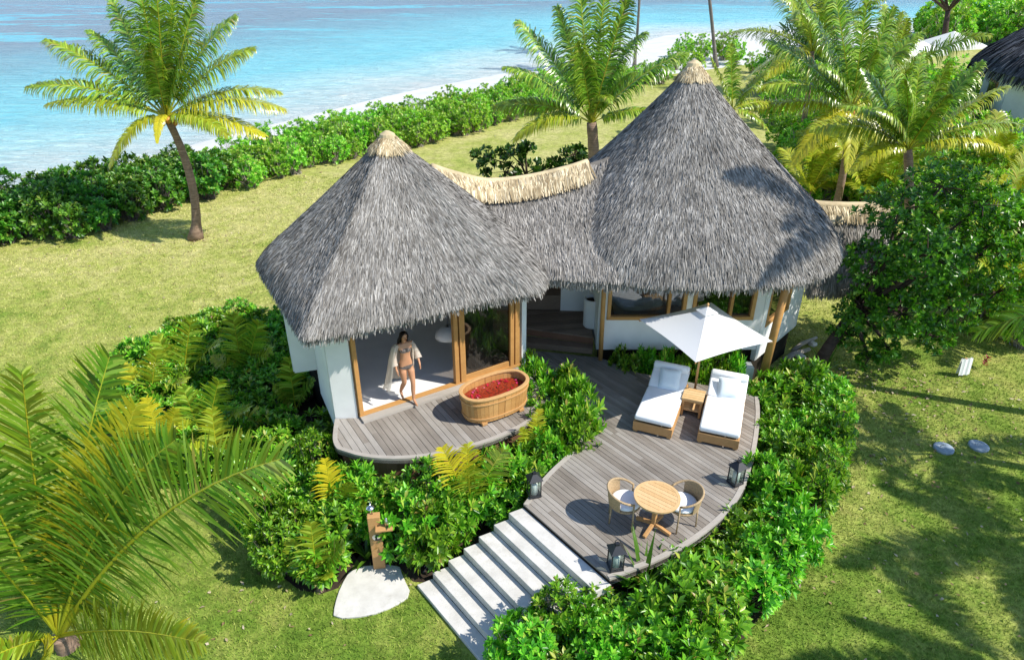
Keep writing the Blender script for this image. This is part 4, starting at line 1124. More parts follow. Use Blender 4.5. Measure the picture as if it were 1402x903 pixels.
for k in range(n):
    for e in range(4): rm.f.append((k*4+e, ((k+1) % n)*4+e, ((k+1) % n)*4+(e+1) % 4, k*4+(e+1) % 4))
rm.obj("rim", M["teak_pale"], top)
MB().box((0, 0, 0.688), (0.08, 0.76, 0.022)).obj("batten", M["teak"], o)
MB().box((0, 0, 0.37), (0.075, 0.075, 0.61)).obj("pedestal", M["teak"], o, bevel=0.008)
for k in range(4):
    dv = Vector((math.cos(k*math.pi/2), math.sin(k*math.pi/2), 0))
    MB().beam(dv * 0.04 + Vector((0, 0, 0.10)), dv * 0.33 + Vector((0, 0, 0.035)), 0.06, 0.06).obj("foot", M["teak"], o, bevel=0.006)
def rope_chair(label, loc, rz):
    o = root("dining_chair", label, "chair", loc, rz, "rope tub chairs at the round table")
    n = 26; pts = []
    for k in range(n + 1):
        a = math.pi * (-0.17 + 1.34 * k / n); b = math.sin(max(0, min(1, (k / n))) * math.pi)
        pts.append(Vector((0.31 * math.cos(a), 0.02 + 0.30 * math.sin(a), 0.60 + 0.14 * b)))
    MB().tube(pts, 0.021, 8).obj("back_rail", M["rope"], o, smooth=True)
    wv = MB(); m = 40
    for k in range(m):
        u = 0.20 + 0.60 * k / (m - 1); a = math.pi * (-0.17 + 1.34 * u)
        top_ = Vector((0.305 * math.cos(a), 0.02 + 0.295 * math.sin(a), 0.60 + 0.14 * math.sin(u * math.pi) - 0.01)); bot = Vector((0.265 * math.cos(a), 0.02 + 0.255 * math.sin(a), 0.41))
        sd = Vector((-math.sin(a), math.cos(a), 0)) * 0.0095
        wv.add([top_ - sd, top_ + sd, bot + sd, bot - sd], [(0, 1, 2, 3)]); nn = Vector((math.cos(a), math.sin(a), 0)) * 0.012
        wv.add([top_ - sd + nn, top_ + sd + nn, bot + sd + nn, bot - sd + nn], [(0, 1, 2, 3)])
    wv.obj("woven_back", M["rope"], o)
    MB().lathe([(0.05, 0.38), (0.27, 0.38), (0.28, 0.395), (0.28, 0.415), (0.05, 0.415)], (0, 0, 0), 28).obj("seat", M["rope"], o)
    MB().lathe([(0.03, 0.418), (0.24, 0.418), (0.265, 0.445), (0.26, 0.475), (0.22, 0.495), (0.03, 0.50)], (0, -0.01, 0), 28).obj("cushion", M["fabric_white"], o, smooth=True)
    for k, (a, zt) in enumerate(((-0.17, 0.61), (1.17, 0.61), (0.33, 0.40), (0.67, 0.40))):
        a = math.pi * a; rr_ = 0.31 if k < 2 else 0.25
        MB().tube([(1.06 * rr_ * math.cos(a), 0.02 + 1.06 * rr_ * math.sin(a), 0.0), (rr_ * math.cos(a), 0.02 + rr_ * math.sin(a), zt)], [0.014, 0.017], 8).obj("leg", M["rope"], o, smooth=True)
    return o
ca, cb = at(856, 683, ZM + 0.48), at(935, 686, ZM + 0.48)
face = lambda c: math.atan2(tb.y - c.y, tb.x - c.x) + math.pi / 2
rope_chair("rope tub chair at the round table, the one nearer the steps", (ca.x, ca.y, ZM + 0.003), face(ca) + 0.25)
rope_chair("rope tub chair at the round table, the one nearer the outer deck edge", (cb.x, cb.y, ZM + 0.003), face(cb) - 0.2)

# ------------------------------------------------------------------ lanterns
def lantern(label, p, rz):
    o = root("lantern", label, "lantern", (p.x, p.y, ZM + 0.014), rz, "black candle lanterns on the deck")
    w = 0.29; o.scale = (0.80, 0.80, 0.84)
    MB().box((0, 0, 0.02), (w, w, 0.04)).obj("base", M["black_metal"], o, bevel=0.005)
    fr = MB()
    for sx in (-1, 1):
        for sy in (-1, 1): fr.box((sx*(w/2-0.02), sy*(w/2-0.02), 0.245), (0.022, 0.022, 0.406))
    fr.box((0, 0, 0.46), (w, w, 0.022))
    fr.obj("frame", M["black_metal"], o)
    rf = MB(); rf.add([(-w*.58, -w*.58, 0.472), (w*.58, -w*.58, 0.472), (w*.58, w*.58, 0.472), (-w*.58, w*.58, 0.472), (-.05, -.05, 0.60), (.05, -.05, 0.60), (.05, .05, 0.60), (-.05, .05, 0.60)], [(3,2,1,0),(4,5,6,7),(0,1,5,4),(1,2,6,5),(2,3,7,6),(3,0,4,7)])
    rf.box((0, 0, 0.62), (0.075, 0.075, 0.035))
    top = rf.obj("lid", M["black_metal"], o)
    a = [(0.055 * math.cos(t), 0, 0.675 + 0.055 * math.sin(t)) for t in np.linspace(-0.3, math.pi + 0.3, 12)]
    MB().tube(a, 0.008, 6).obj("handle", M["black_metal"], top)
    for k in range(4):
        c_ = Matrix.Rotation(k * math.pi / 2, 3, 'Z') @ Vector((0, w/2 - 0.018, 0.245)); MB().box(c_, (w-0.066, 0.004, 0.40), k * math.pi / 2).obj("pane", M["glass"], o)
    MB().lathe([(0.005, 0.042), (0.085, 0.042), (0.085, 0.31), (0.075, 0.32), (0.005, 0.315)], (0, 0, 0), 16).obj("candle", M["candle"], o, smooth=True)
lantern("black metal candle lantern on the deck corner at the head of the steps", at(731, 677, ZM) , 0.3)
lantern("black metal candle lantern on the outer deck edge between lounger and shrubs", at(1006, 661, ZM), 0.5)
lantern("black metal candle lantern half hidden by shrubs at the lowest corner of the deck", at(842, 776, ZM), 0.2)

# ------------------------------------------------------------------ outdoor shower
sb_ = at(519, 781, 0.02)
PAD = chaikin([at(*p, 0.02) for p in ((482, 776), (546, 771), (552, 790), (564, 814), (540, 830), (505, 843), (456, 847), (458, 828), (466, 803))], 1)
o = tag(MB().prism([(p.x, p.y) for p in PAD], -0.02, 0.035).obj("shower_pad", M["concrete"], None, bevel=0.01), "pale concrete slab with one curved side at the foot of the wooden shower post", "paving slab")
sh = root("outdoor_shower", "square timber shower post with a small shelf and a steel tap", "outdoor shower", (sb_.x, sb_.y + 0.10, 0.036), 0.15)
MB().box((0, 0, 0.63), (0.22, 0.14, 1.26)).obj("post", M["teak"], sh, bevel=0.012)
MB().box((0.17, -0.12, 1.06), (0.30, 0.20, 0.035)).obj("shelf", M["teak"], sh, bevel=0.006)
pv = MB().lathe([(0.005, 0.0), (0.07, 0.0), (0.07, 0.012), (0.005, 0.014)], (0, 0, 0), 20)
o = pv.obj("valve_plate", M["steel"], sh); o.location = (0.01, -0.066, 0.80); o.rotation_euler = (math.pi/2, 0, 0)
hb = MB(); hb.box((0, 0, 0.03), (0.03, 0.03, 0.06)); hb.box((0.03, 0, 0.06), (0.09, 0.022, 0.022)); h_ = hb.obj("valve_handle", M["black_metal"], sh); h_.location = (0.01, -0.08, 0.80); h_.rotation_euler = (math.pi/2, 0, 0)
MB().tube([(-0.02, 0.02, 1.25), (-0.02, 0.02, 1.52), (-0.02, -0.03, 1.60), (-0.02, -0.14, 1.61)], 0.013, 8).obj("riser_pipe", M["steel"], sh, smooth=True)
MB().lathe([(0.01, 0.03), (0.03, 0.02), (0.075, 0.0), (0.075, -0.012), (0.01, -0.014)], (-0.02, -0.15, 1.58), 18).obj("shower_head", M["steel"], sh, smooth=True)
MB().lathe([(0.02, 0.0), (0.035, 0.0), (0.035, 0.14), (0.015, 0.16), (0.015, 0.19), (0.005, 0.19)], (0.22, -0.12, 1.079), 12).obj("bottle_holder", M["steel"], sh, smooth=True)

# ------------------------------------------------------------------ small things about the garden
for (px, py, lab) in ((1292, 613, "round grey concrete cover in the lawn, the one nearer the curved deck"), (1340, 610, "round grey concrete cover in the lawn, the one farther from the deck")):
    p = at(px, py, 0.03)
    o = root("drain_cover", lab, "drain cover", (p.x, p.y, 0.0), 0.4, "round covers in the lawn")
    MB().lathe([(0.02, -0.02), (0.215, -0.02), (0.215, 0.04), (0.20, 0.055), (0.02, 0.06)], (0, 0, 0), 32).obj("lid", M["cover_concrete"], o)
    MB().box((0, 0.05, 0.066), (0.10, 0.02, 0.012)).obj("lifting_bar", M["steel"], o)
p = at(815, 446, ZB)
o = root("planter", "tall white cylindrical planter on the dark porch beside the timber post", "planter", (p.x - 0.10, p.y, ZB + 0.004))
MB().lathe([(0.02, 0.0), (0.19, 0.0), (0.22, 0.04), (0.23, 0.78), (0.20, 0.80), (0.19, 0.72), (0.02, 0.70)], (0, 0, 0), 28).obj("pot", M["white_wall"], o, smooth=False)
MB().lathe([(0.01, 0.70), (0.185, 0.705), (0.185, 0.725), (0.01, 0.74)], (0, 0, 0), 20).obj("potting_soil", M["soil"], o)
pl_ = atY(613, 455, 14.0)
o = root("pendant_lamp", "white dome pendant lamp hanging inside the bath pavilion", "lamp", (pl_.x, pl_.y, pl_.z - 0.1))
MB().lathe([(0.30, 0.0), (0.28, 0.10), (0.2, 0.20), (0.05, 0.26), (0.04, 0.26), (0.18, 0.19), (0.27, 0.09), (0.29, 0.0)], (0, 0, 0), 28).obj("shade", M["fabric_white"], o, smooth=True)
MB().tube([(0, 0, 0.25), (0, 0, 1.6)], 0.008, 6).obj("cord", M["black_metal"], o)
bd_ = root("bed", "bed with pale blue pillows seen through the dark windows", "bed", (3.5, 16.6, 1.452))
MB().box((0, 0, 0.16), (1.8, 2.0, 0.3)).obj("bed_base", M["teak"], bd_); MB().box((0, 0, 0.42), (1.78, 1.98, 0.22)).obj("mattress", M["fabric_white"], bd_, bevel=0.05, smooth=True)
for x in (-0.45, 0.45): MB().box((x, -0.72, 0.62), (0.65, 0.42, 0.16)).obj("pillow", M["fabric_blue"], bd_, bevel=0.06, seg=3, smooth=True)
for i, (a, b, r_, lab) in enumerate((((1072, 494), (1108, 478), 0.09, "grey driftwood log lying by the pavilion corner, closer to the shrubs"), ((1086, 480), (1118, 462), 0.07, "thinner grey driftwood log lying behind the other log"))):
    A_, B_ = at(*a, r_), at(*b, r_); 
    o = MB().tube([A_, A_.lerp(B_, 0.4) + Vector((0, 0.06, 0.03)), B_], [r_, r_ * 0.9, r_ * 0.6], 9).obj("driftwood_log", M["drift_wood"], None, smooth=True)
    tag(o, lab, "log")
rkp = np.random.default_rng(3)
for i, (px, py, s) in enumerate(((1095, 490, 0.16), (1112, 472, 0.12), (1080, 505, 0.11))):
    p = at(px, py, 0); bm = bmesh.new(); bmesh.ops.create_icosphere(bm, subdivisions=3, radius=s)
    for v in bm.verts: v.co *= 1 + 0.25 * noise.noise(v.co * 7 + Vector((i * 9, 0, 0))); v.co.z *= 0.6
    me = bpy.data.meshes.new("coral_stone"); bm.to_mesh(me); bm.free(); me.polygons.foreach_set("use_smooth", [True] * len(me.polygons))
    o = link("coral_stone", me, M["sea_stone"]); o.location = (p.x, p.y, s * 0.35)
    tag(o, ["rounded pale stone beside the driftwood logs, the largest of three", "rounded pale stone beside the driftwood, farthest from the deck", "small pale stone beside the driftwood, nearest the white pier"][i], "stone")
p = at(1315, 514, 0)
o = root("hung_cloth", "white cloth hung on a short post on the lawn under the broad leafed tree", "cloth", (p.x, p.y, 0), 0.2)
MB().box((0, 0.02, 0.27), (0.05, 0.05, 0.54)).obj("post", M["frame_wood"], o)
cm = MB(); 
for s_, tilt in ((-1, 0.09), (1, 0.05)):
    b0 = len(cm.v); 
    for i in range(9):
        for z, yy in ((0.55, 0.0), (0.30, -0.05), (0.08, -0.03)):
            cm.v.append((-0.17 + i * 0.042, -0.03 + s_ * (0.02 + tilt * (0.55 - z)) + 0.02 * math.sin(i * 1.9), z))
    for i in range(8):
        for k in range(2): cm.f.append((b0 + i*3+k, b0 + i*3+k+1, b0 + i*3+k+4, b0 + i*3+k+3))
cm.obj("cloth", M["fabric_white"], o, smooth=True)
# ------------------------------------------------------------------ planting round the decks
rs = np.random.default_rng(21)
def avoid(x, y, m=0.25):
    """True where no shrub may stand: decks, steps, slab, walls"""
    for k in range(9):
        a = k * 0.785; r = m if k < 8 else 0
        qx, qy = np.array([x + r * math.cos(a)]), np.array([y + r * math.sin(a)])
        if inside(qx, qy, main_poly)[0] or inside(qx, qy, bath_poly)[0] or inside(np.array([x + 1.7*r*math.cos(a)]), np.array([y + 1.7*r*math.sin(a)]), PAD)[0] or inside(qx, qy, [A0, A0 + run*7.2, A0 + run*7.2 + w_dir*1.9, A0 + w_dir*1.9]) [0] or inside(qx, qy, [W0, W2, at_w(LEN, 3.6), Vector((-5.0, 16.0, 0)), Vector((-5.2, 12.8, 0)), Vector((-4.3, 12.9, 0)), Vector((-3.66, 11.7, 0))])[0]: return True
    return inside(np.array([x, x+.3, x-.3, x, x]), np.array([y, y, y, y+.3, y-.3]), [A0 - w_dir*.1, A0 + run*7.4 - w_dir*.1, A0 + run*7.6 + w_dir*2.15, A0 + w_dir*1.75]).any()
def near(x, y, marks):
    return min(marks, key=lambda q: math.hypot(q[0] - x, q[1] - y))[2]
MARKS = {"L": [(-4.6, 12.2, "beside the bath pavilion's side wall"), (-7.0, 14.5, "at the lawn corner behind the young palms"), (-3.8, 9.6, "left of the raised bath deck"), (-5.6, 10.2, "next to the large palm's frond tips")],
         "M": [(-2.4, 9.6, "beside the shower post"), (-1.2, 9.4, "beside the lowest steps"), (-0.2, 10.4, "beside the top steps and corner lantern"), (-2.9, 10.2, "under the raised bath deck's front edge")],
         "R": [(5.7, 13.2, "beside the second lounger"), (5.0, 10.2, "below the outer lantern"), (4.0, 8.6, "below the round table's deck edge"), (1.8, 7.6, "beside the lowest deck lantern"), (0.6, 6.6, "beside the bottom steps"), (3.0, 6.8, "at the near lawn edge")]}
def plant_bed(poly, step, label, group, hs, ss, skip=0.0, m=0.25, cond=None, marks=None):
    for (x, y) in fill(poly, step, rs):
        if avoid(x, y, m) or rs.uniform() < skip: continue
        if cond and not cond(x, y): continue
        put_shrub("naupaka_shrub", label + near(x, y, MARKS[marks]), group + " " + near(x, y, MARKS[marks]), x, y, rs.uniform(*ss), rs.uniform(*hs), SHRUBS[rs.integers(4)])
plant_bed(BED_L, 0.62, "glossy green leafy shrub in the bed ", "shrubs", (0.75, 1.2), (0.85, 1.15), marks="L")
plant_bed(BED_M, 0.58, "glossy leafy shrub between decks and shower, ", "shrubs", (0.95, 1.35), (0.8, 1.05), m=0.18, marks="M")
plant_bed(BED_R, 0.62, "bright green leafy shrub of the curved deck bed, ", "shrubs", (0.9, 1.3), (0.85, 1.1), m=0.06, marks="R")
for (px, py, zt, s) in ((740, 530, 1.5, 1.0), (770, 535, 1.6, 1.0), (790, 560, 1.6, 1.0), (760, 575, 1.6, 1.0), (785, 590, 1.5, 0.95), (755, 605, 1.45, 0.9), (735, 555, 1.45, 0.9), (725, 512, 1.4, 0.6)):
    p = at(px, py, zt - 0.2)
    put_shrub("naupaka_shrub", "glossy leafy shrub in the rounded clump beside the wooden tub", "shrubs between the two decks", p.x, p.y, s, zt + 0.25, SHRUBS[rs.integers(4)])
for (px, py, s) in ((858, 492, 0.72), (884, 488, 0.6), (908, 500, 0.6), (934, 508, 0.6), (968, 508, 0.62), (995, 500, 0.6), (1012, 512, 0.6)):
    p = at(px, py, 1.25)
    put_shrub("naupaka_shrub", "low leafy shrub growing under the windows behind the loungers", "shrubs under the windows", p.x, max(p.y, 14.25), s, 1.5, SHRUBS[rs.integers(4)])
bf = [p for p in bath_front]
acc = 0.0
for a, b in zip(bf[:-1], bf[1:]):
    acc += (b - a).length
    if acc > 0.50:
        acc = 0.0; t_ = (b - a).normalized(); o_ = b + Vector((t_.y, -t_.x, 0)) * 0.42
        if avoid(o_.x, o_.y, 0.05): continue
        put_shrub("naupaka_shrub", "taller leafy shrub growing right against the raised bath deck's front", "shrubs against the raised bath deck", o_.x, o_.y, rs.uniform(0.8, 1.0), rs.uniform(1.25, 1.55), SHRUBS[rs.integers(4)])
# strap leaved lilies
def strap_plant(label, p, n, L, W, z0=0.0, seed=0):
    g = np.random.default_rng(seed); o = root("strap_lily", label, "plant", (p.x, p.y, z0), g.uniform(0, 6)); Vs, Fs, off_ = [], [], 0
    for k in range(n):
        az = k * 2.4 + g.uniform(-.2, .2); e = R(g.uniform(30, 82)); l = L * g.uniform(0.7, 1.1); pts = []; d_ = np.array([math.cos(az) * math.cos(e), math.sin(az) * math.cos(e), math.sin(e)]); q = np.zeros(3); sd = np.array([-math.sin(az), math.cos(az), 0])
        for i in range(8):
            w = W * (0.55 + 0.45 * math.sin(math.pi * min(1, i / 7 * 1.1))) * (1 - (i / 7) ** 3 * 0.95)
            pts += [q - sd * w, q + np.array([0, 0, -w * 0.5]), q + sd * w]; q = q + d_ * l / 7; d_ = unit(d_ + np.array([0, 0, -0.10]))
        Vs.append(np.array(pts)); i = np.arange(7)[:, None] * 3
        Fs.append(np.concatenate([i + np.array([[0, 1, 4, 3]]), i + np.array([[1, 2, 5, 4]])]) + off_); off_ += 24
    link("leaves", np_mesh("leaves", np.concatenate(Vs), np.concatenate(Fs), True), M["strap_leaf"], o)
    return o
strap_plant("spiky strap leaved lily standing over the shrubs at the lowest deck edge", at(882, 792, 0.8), 20, 1.15, 0.048, 0.5, 1)
strap_plant("strap leaved lily among the shrubs below the outer lantern", at(1075, 605, 0.8), 16, 1.0, 0.035, 0.3, 2)
strap_plant("broad strap leaved lily beside the shower post", at(500, 745, 0.4), 14, 0.8, 0.045, 0.0, 3)
strap_plant("strap leaved lily at the back of the shower post, under the deck edge", at(560, 705, 0.6), 14, 0.9, 0.04, 0.1, 4)
strap_plant("strap leaved lily among the lowest shrubs by the steps", at(765, 845, 0.8), 12, 0.7, 0.035, 0.25, 5)
strap_plant("dark strap leaved lily at the trunk foot of the broad leafed tree", at(1130, 500, 0.2), 12, 0.8, 0.04, 0.0, 6)

# young coconut palms in the beds: (foot px, height of foot, tips [(px, py, dY, arch, yellow)])
def young_palm(label, foot, z, tips, seed, width=0.25, n=13, droop=0.35):
    p = at(foot[0], foot[1], z); base = Vector((p.x, p.y, 0))
    specs = [(p, atY(t_[0], t_[1], p.y + t_[2]), t_[3], t_[4], width, droop) for t_ in tips]
    return palm("young_palm", label, base, (0, 0, 0), p, 0.045, specs, "young palms in the beds", n, 0.062, "young palm", seed)
young_palm("young palm with one bright yellow frond standing over the shrubs near the shower", (462, 712, 0)[:2], 0.45, [(445, 628, 0.1, 0.02, 0.95), (480, 660, -.3, 0.1, 0.3), (500, 690, -0.2, 0.15, 0.2)], 31)
young_palm("young green palm with drooping fronds by the shower slab", (436, 800), 0.15, [(425, 715, 0, 0.05, 0.2), (395, 740, 0.1, 0.12, 0.2), (470, 745, 0.0, 0.2, 0.15), (450, 790, -0.4, 0.3, 0.3)], 32)
young_palm("young palm with yellow tipped fronds below the raised bath deck edge", (645, 700), 0.5, [(605, 612, -0.1, 0.08, 0.85), (640, 608, 0.15, 0.03, 0.5), (690, 615, 0.0, 0.15, 0.2), (640, 640, -0.6, 0.2, 0.4)], 33, 0.26)
young_palm("young palm with slender upright yellow green fronds beside the wooden tub's deck edge", (722, 640), 0.7, [(738, 560, 0.1, 0.03, 0.5), (715, 585, 0.0, 0.05, 0.35), (752, 600, -0.1, 0.12, 0.2)], 34, 0.2)
for i, (fx, fy, tips) in enumerate((
    (280, 610, [(250, 530, 0.2, 0.1, 0.1), (300, 520, 0.1, 0.05, 0.15), (340, 560, -0.2, 0.2, 0.3), (240, 575, -0.1, 0.2, 0.3), (360, 565, 0.3, 0.1, 0.55)]),
    (250, 530, [(215, 460, 0.2, 0.1, 0.2), (262, 435, 0.1, 0.06, 0.2), (300, 470, -0.2, 0.2, 0.4), (205, 500, -0.1, 0.2, 0.55)]),
    (335, 520, [(318, 430, 0.2, 0.1, 0.2), (355, 440, 0.1, 0.06, 0.15), (372, 480, -0.2, 0.2, 0.3), (290, 490, -0.1, 0.2, 0.5), (345, 505, -0.4, 0.3, 0.6)]),
    (205, 560, [(170, 500, 0.2, 0.1, 0.6), (215, 480, 0.1, 0.06, 0.3), (255, 520, -0.2, 0.2, 0.3), (165, 545, -0.1, 0.2, 0.4)]),
    (300, 640, [(290, 560, 0.2, 0.1, 0.3), (330, 590, 0.1, 0.06, 0.5), (262, 610, -0.2, 0.2, 0.3), (350, 640, -0.1, 0.2, 0.2)]),
    (225, 620, [(200, 545, 0.2, 0.1, 0.75), (240, 560, 0.1, 0.06, 0.6), (270, 600, -0.2, 0.2, 0.4)]),
    (405, 560, [(395, 490, 0.1, 0.05, 0.15), (430, 520, 0, 0.15, 0.1), (375, 530, -.1, 0.2, 0.2)]))):
    young_palm(["young palm with wide dark green fronds amid the left bed", "young palm of arching green fronds at the lawn edge of the bed", "young palm with a tall upright frond near the eave of the bath pavilion", "young palm with yellow fronds at the outermost corner of the bed near the lawn", "young palm above the shaded lawn between the large palm and the bed", "young palm with strong yellow fronds just above the large palm's leaf tips", "young dark green palm in the shade of the side wall"][i], (fx, fy), 0.35, tips, 60 + i, 0.27, 15)

# ------------------------------------------------------------------ beach hedge
HB = [(-40, 10), (-26, 18.5), (-20.5, 23.2), (-17.3, 25.3), (-15.3, 27.6), (-10.3, 34.6), (-5.8, 38.9), (-0.2, 45.3), (5, 52.5), (12, 60)]
off_h = [6, 5, 4.5, 4.2, 4.2, 4.5, 5.5, 5.0, 4.5, 5]
hb_out = []
for i, (x, y) in enumerate(HB):
    x0, y0 = HB[max(i-1, 0)]; x1, y1 = HB[min(i+1, len(HB)-1)]; d_ = Vector((x1-x0, y1-y0, 0)).normalized(); hb_out.append((x - d_.y * off_h[i], y + d_.x * off_h[i]))
HEDGE = HB + hb_out[::-1]
for (x, y) in fill(HEDGE, 1.0, rs):
    if x < -31: continue
    dark = x < -13.5 and y < 33
    gl = ("dense dark green shrub of the beach hedge, " + ("left of the leaning palm" if x < -17.5 else "right behind the leaning palm")) if dark else "bright green shrub of the beach hedge, " + ("behind the lone leaning palm" if x < -11 else "beyond the small roof peak" if x < -4.5 else "beyond the sagging straw ridge" if x < 2 else "beyond the large roof")
    s = rs.uniform(1.2, 1.9) if dark else rs.uniform(0.85, 1.65)
    put_shrub("beach_shrub", gl, gl.replace("dark green shrub", "dark shrubs") if dark else gl.replace("bright green shrub", "bright shrubs"), x, y, s, s * rs.uniform(0.95, 1.2), (HEDGESHRUBS if dark else BEACHSHRUBS)[rs.integers(3)], -0.03)

# ------------------------------------------------------------------ coconut palms
def spec_palm(name, label, base, crown_px, Y, tips, rad, bend=(0, 0, 0), group="coconut palms", **kw):
    c = atY(crown_px[0], crown_px[1], Y)
    w, dr = kw.pop("width", 0.21), kw.pop("droop", 1.4)
    specs = [(c, atY(t_[0], t_[1], Y + t_[2]), t_[3], t_[4], w, dr) for t_ in tips]
    return palm(name, label, base, bend, c, rad, specs, group, **kw)
spec_palm("coconut_palm", "leaning coconut palm standing alone on the lawn by the sea", at(268, 327, 0), (228, 160), 25.2,
    [(62, 55, 0.6, 0.14, 0.15), (36, 120, -0.4, 0.20, 0.15), (64, 143, -0.8, 0.18, 0.30), (150, 228, -1.2, 0.40, 0.45), (122, 42, 0.8, 0.16, 0.08), (152, 0, 0.6, 0.08, 0.05), (186, -40, 0.3, 0.04, 0.05),
     (212, -45, -0.3, 0.02, 0.10), (238, -25, 0.4, 0.03, 0.08), (272, -10, 0.2, 0.08, 0.10), (322, 22, 0.5, 0.16, 0.12), (348, 66, 0.1, 0.17, 0.20), (383, 126, 0.4, 0.20, 0.35), (390, 150, -0.5, 0.20, 0.50), (362, 186, -0.9, 0.18, 0.60), (312, 186, -1.4, 0.25, 0.30), (215, 195, -1.2, 0.55, 0.75), (262, 45, -0.8, 0.12, 0.1), (205, 60, -1.0, 0.12, 0.1)],
    0.17, (0.35, 0, 0.0), seed=2, n=56, wl=0.06, nuts=4)
spec_palm("coconut_palm", "green coconut palm rising behind the joined thatch roofs", (3.3, 27.3, 0), (810, 168), 27.0,
    [(708, 30, 0.6, 0.14, 0.05), (690, 92, -0.4, 0.2, 0.08), (676, 145, 0.3, 0.18, 0.25), (703, 192, -0.8, 0.36, 0.35), (762, 10, 0.4, 0.08, 0.05), (792, -30, 0.2, 0.03, 0.05), (830, -35, 0.5, 0.03, 0.08), (862, -10, 0.0, 0.10, 0.05), (884, 45, 0.3, 0.30, 0.05), (940, 72, 0.4, 0.18, 0.05), (905, 152, -0.6, 0.16, 0.15), (836, 140, -1.6, 0.55, 0.15), (790, 60, -0.8, 0.15, 0.1), (870, 100, -1.0, 0.25, 0.1)],
    0.27, (0.1, 0, 0), seed=3, n=52, wl=0.065, width=0.22)
spec_palm("coconut_palm", "bushy coconut palm with an orange nut cluster near the large roof", (13.3, 27.3, 0), (1166, 148), 27.0,
    [(1045, 55, 0.6, 0.16, 0.1), (1035, 120, -0.5, 0.22, 0.2), (1022, 150, 0.2, 0.14, 0.5), (1085, 225, -1.0, 0.35, 0.7), (1100, 0, 0.4, 0.1, 0.05), (1140, -25, 0.3, 0.05, 0.05), (1190, -20, -0.4, 0.05, 0.05), (1225, 10, 0.3, 0.12, 0.05), (1262, 45, 0.5, 0.2, 0.1), (1270, 130, -0.4, 0.22, 0.3), (1215, 210, -1.0, 0.3, 0.6), (1160, 235, -1.3, 0.35, 0.6), (1120, 90, -1.2, 0.25, 0.1), (1200, 70, -1.1, 0.2, 0.1)],
    0.16, (0.1, 0, 0), seed=4, n=50, wl=0.065, width=0.23, nuts=6)
spec_palm("coconut_palm", "full coconut palm with upswept fronds in front of the far thatched house", (13.6, 21.6, 0), (1243, 205), 21.5,
    [(1262, 72, 0.5, 0.03, 0.1), (1215, 80, 0.3, 0.08, 0.05), (1180, 95, 0.5, 0.12, 0.05), (1300, 85, -0.2, 0.08, 0.1), (1345, 85, 0.3, 0.1, 0.1), (1378, 118, 0.2, 0.14, 0.35), (1398, 170, -0.4, 0.2, 0.2), (1150, 145, -0.4, 0.25, 0.15), (1110, 175, 0.2, 0.25, 0.35), (1165, 235, -0.9, 0.4, 0.5), (1375, 205, -0.9, 0.3, 0.6), (1240, 110, -1.0, 0.1, 0.1), (1300, 130, -1.1, 0.15, 0.1), (1200, 150, -1.2, 0.25, 0.15)],
    0.17, (0.05, 0, 0), seed=5, n=50, wl=0.06, width=0.22)
spec_palm("coconut_palm", "smaller coconut palm peeping out behind the peak of the large roof", (8.6, 26.2, 0), (1003, 150), 26.0,
    [(974, 78, 0.3, 0.08, 0.2), (1000, 60, 0.1, 0.03, 0.1), (1052, 95, 0.2, 0.14, 0.25), (1052, 178, -0.6, 0.25, 0.2), (1030, 120, -0.7, 0.2, 0.2), (940, 130, 0.3, 0.2, 0.2), (1060, 140, 0.5, 0.15, 0.3)],
    0.13, (0, 0, 0), seed=6, n=40, wl=0.06, width=0.24)
for i, (px, py, Yp, L, lab) in enumerate(((1112, 70, 37.0, 4.6, "coconut palm with a hanging skirt of fronds in front of the needle tree"), (1215, 120, 33.0, 4.2, "coconut palm rising between the nut bearing palm and the far parasols"))):
    c_ = atY(px, py, Yp)
    palm("coconut_palm", lab, (c_.x + 0.3, c_.y, 0), (0.1, 0, 0), c_, 0.15, auto_fronds(tuple(c_), 15, L, np.random.default_rng(140 + i), (80, -30), 0.12, 0.22, 0.21, 1.2), "coconut palms", 42, 0.07, "palm tree", 140 + i)
# the big palm in the near corner
cF = Vector((-7.25, 7.30, 0.35))
nf = [(-70, 560, 0.2, 0.10, 0.0), (30, 512, 0.5, 0.06, 0.12), (150, 488, 0.6, 0.10, 0.06), (186, 556, 0.3, 0.05, 0.7), (240, 602, 0.1, 0.20, 0.05), (384, 628, -0.4, 0.20, 0.10), (-80, 700, -0.8, 0.15, 0.05), (278, 880, -1.1, 0.12, 0.3), (40, 960, -1.4, 0.2, 0.5), (-60, 930, -1.3, 0.2, 0.2)]
specs = [(cF, atY(a, b, cF.y + c_), d_, e_, 0.18, 0.22) for a, b, c_, d_, e_ in nf]
palm("coconut_palm", "large low coconut palm with yellow ribbed fronds in the near lawn corner", (-7.25, 7.36, -0.05), (0, 0, 0), cF, 0.16, specs, "coconut palms", 42, 0.068, "palm tree", 9, hint0=(0.1, -0.85, 0.5))
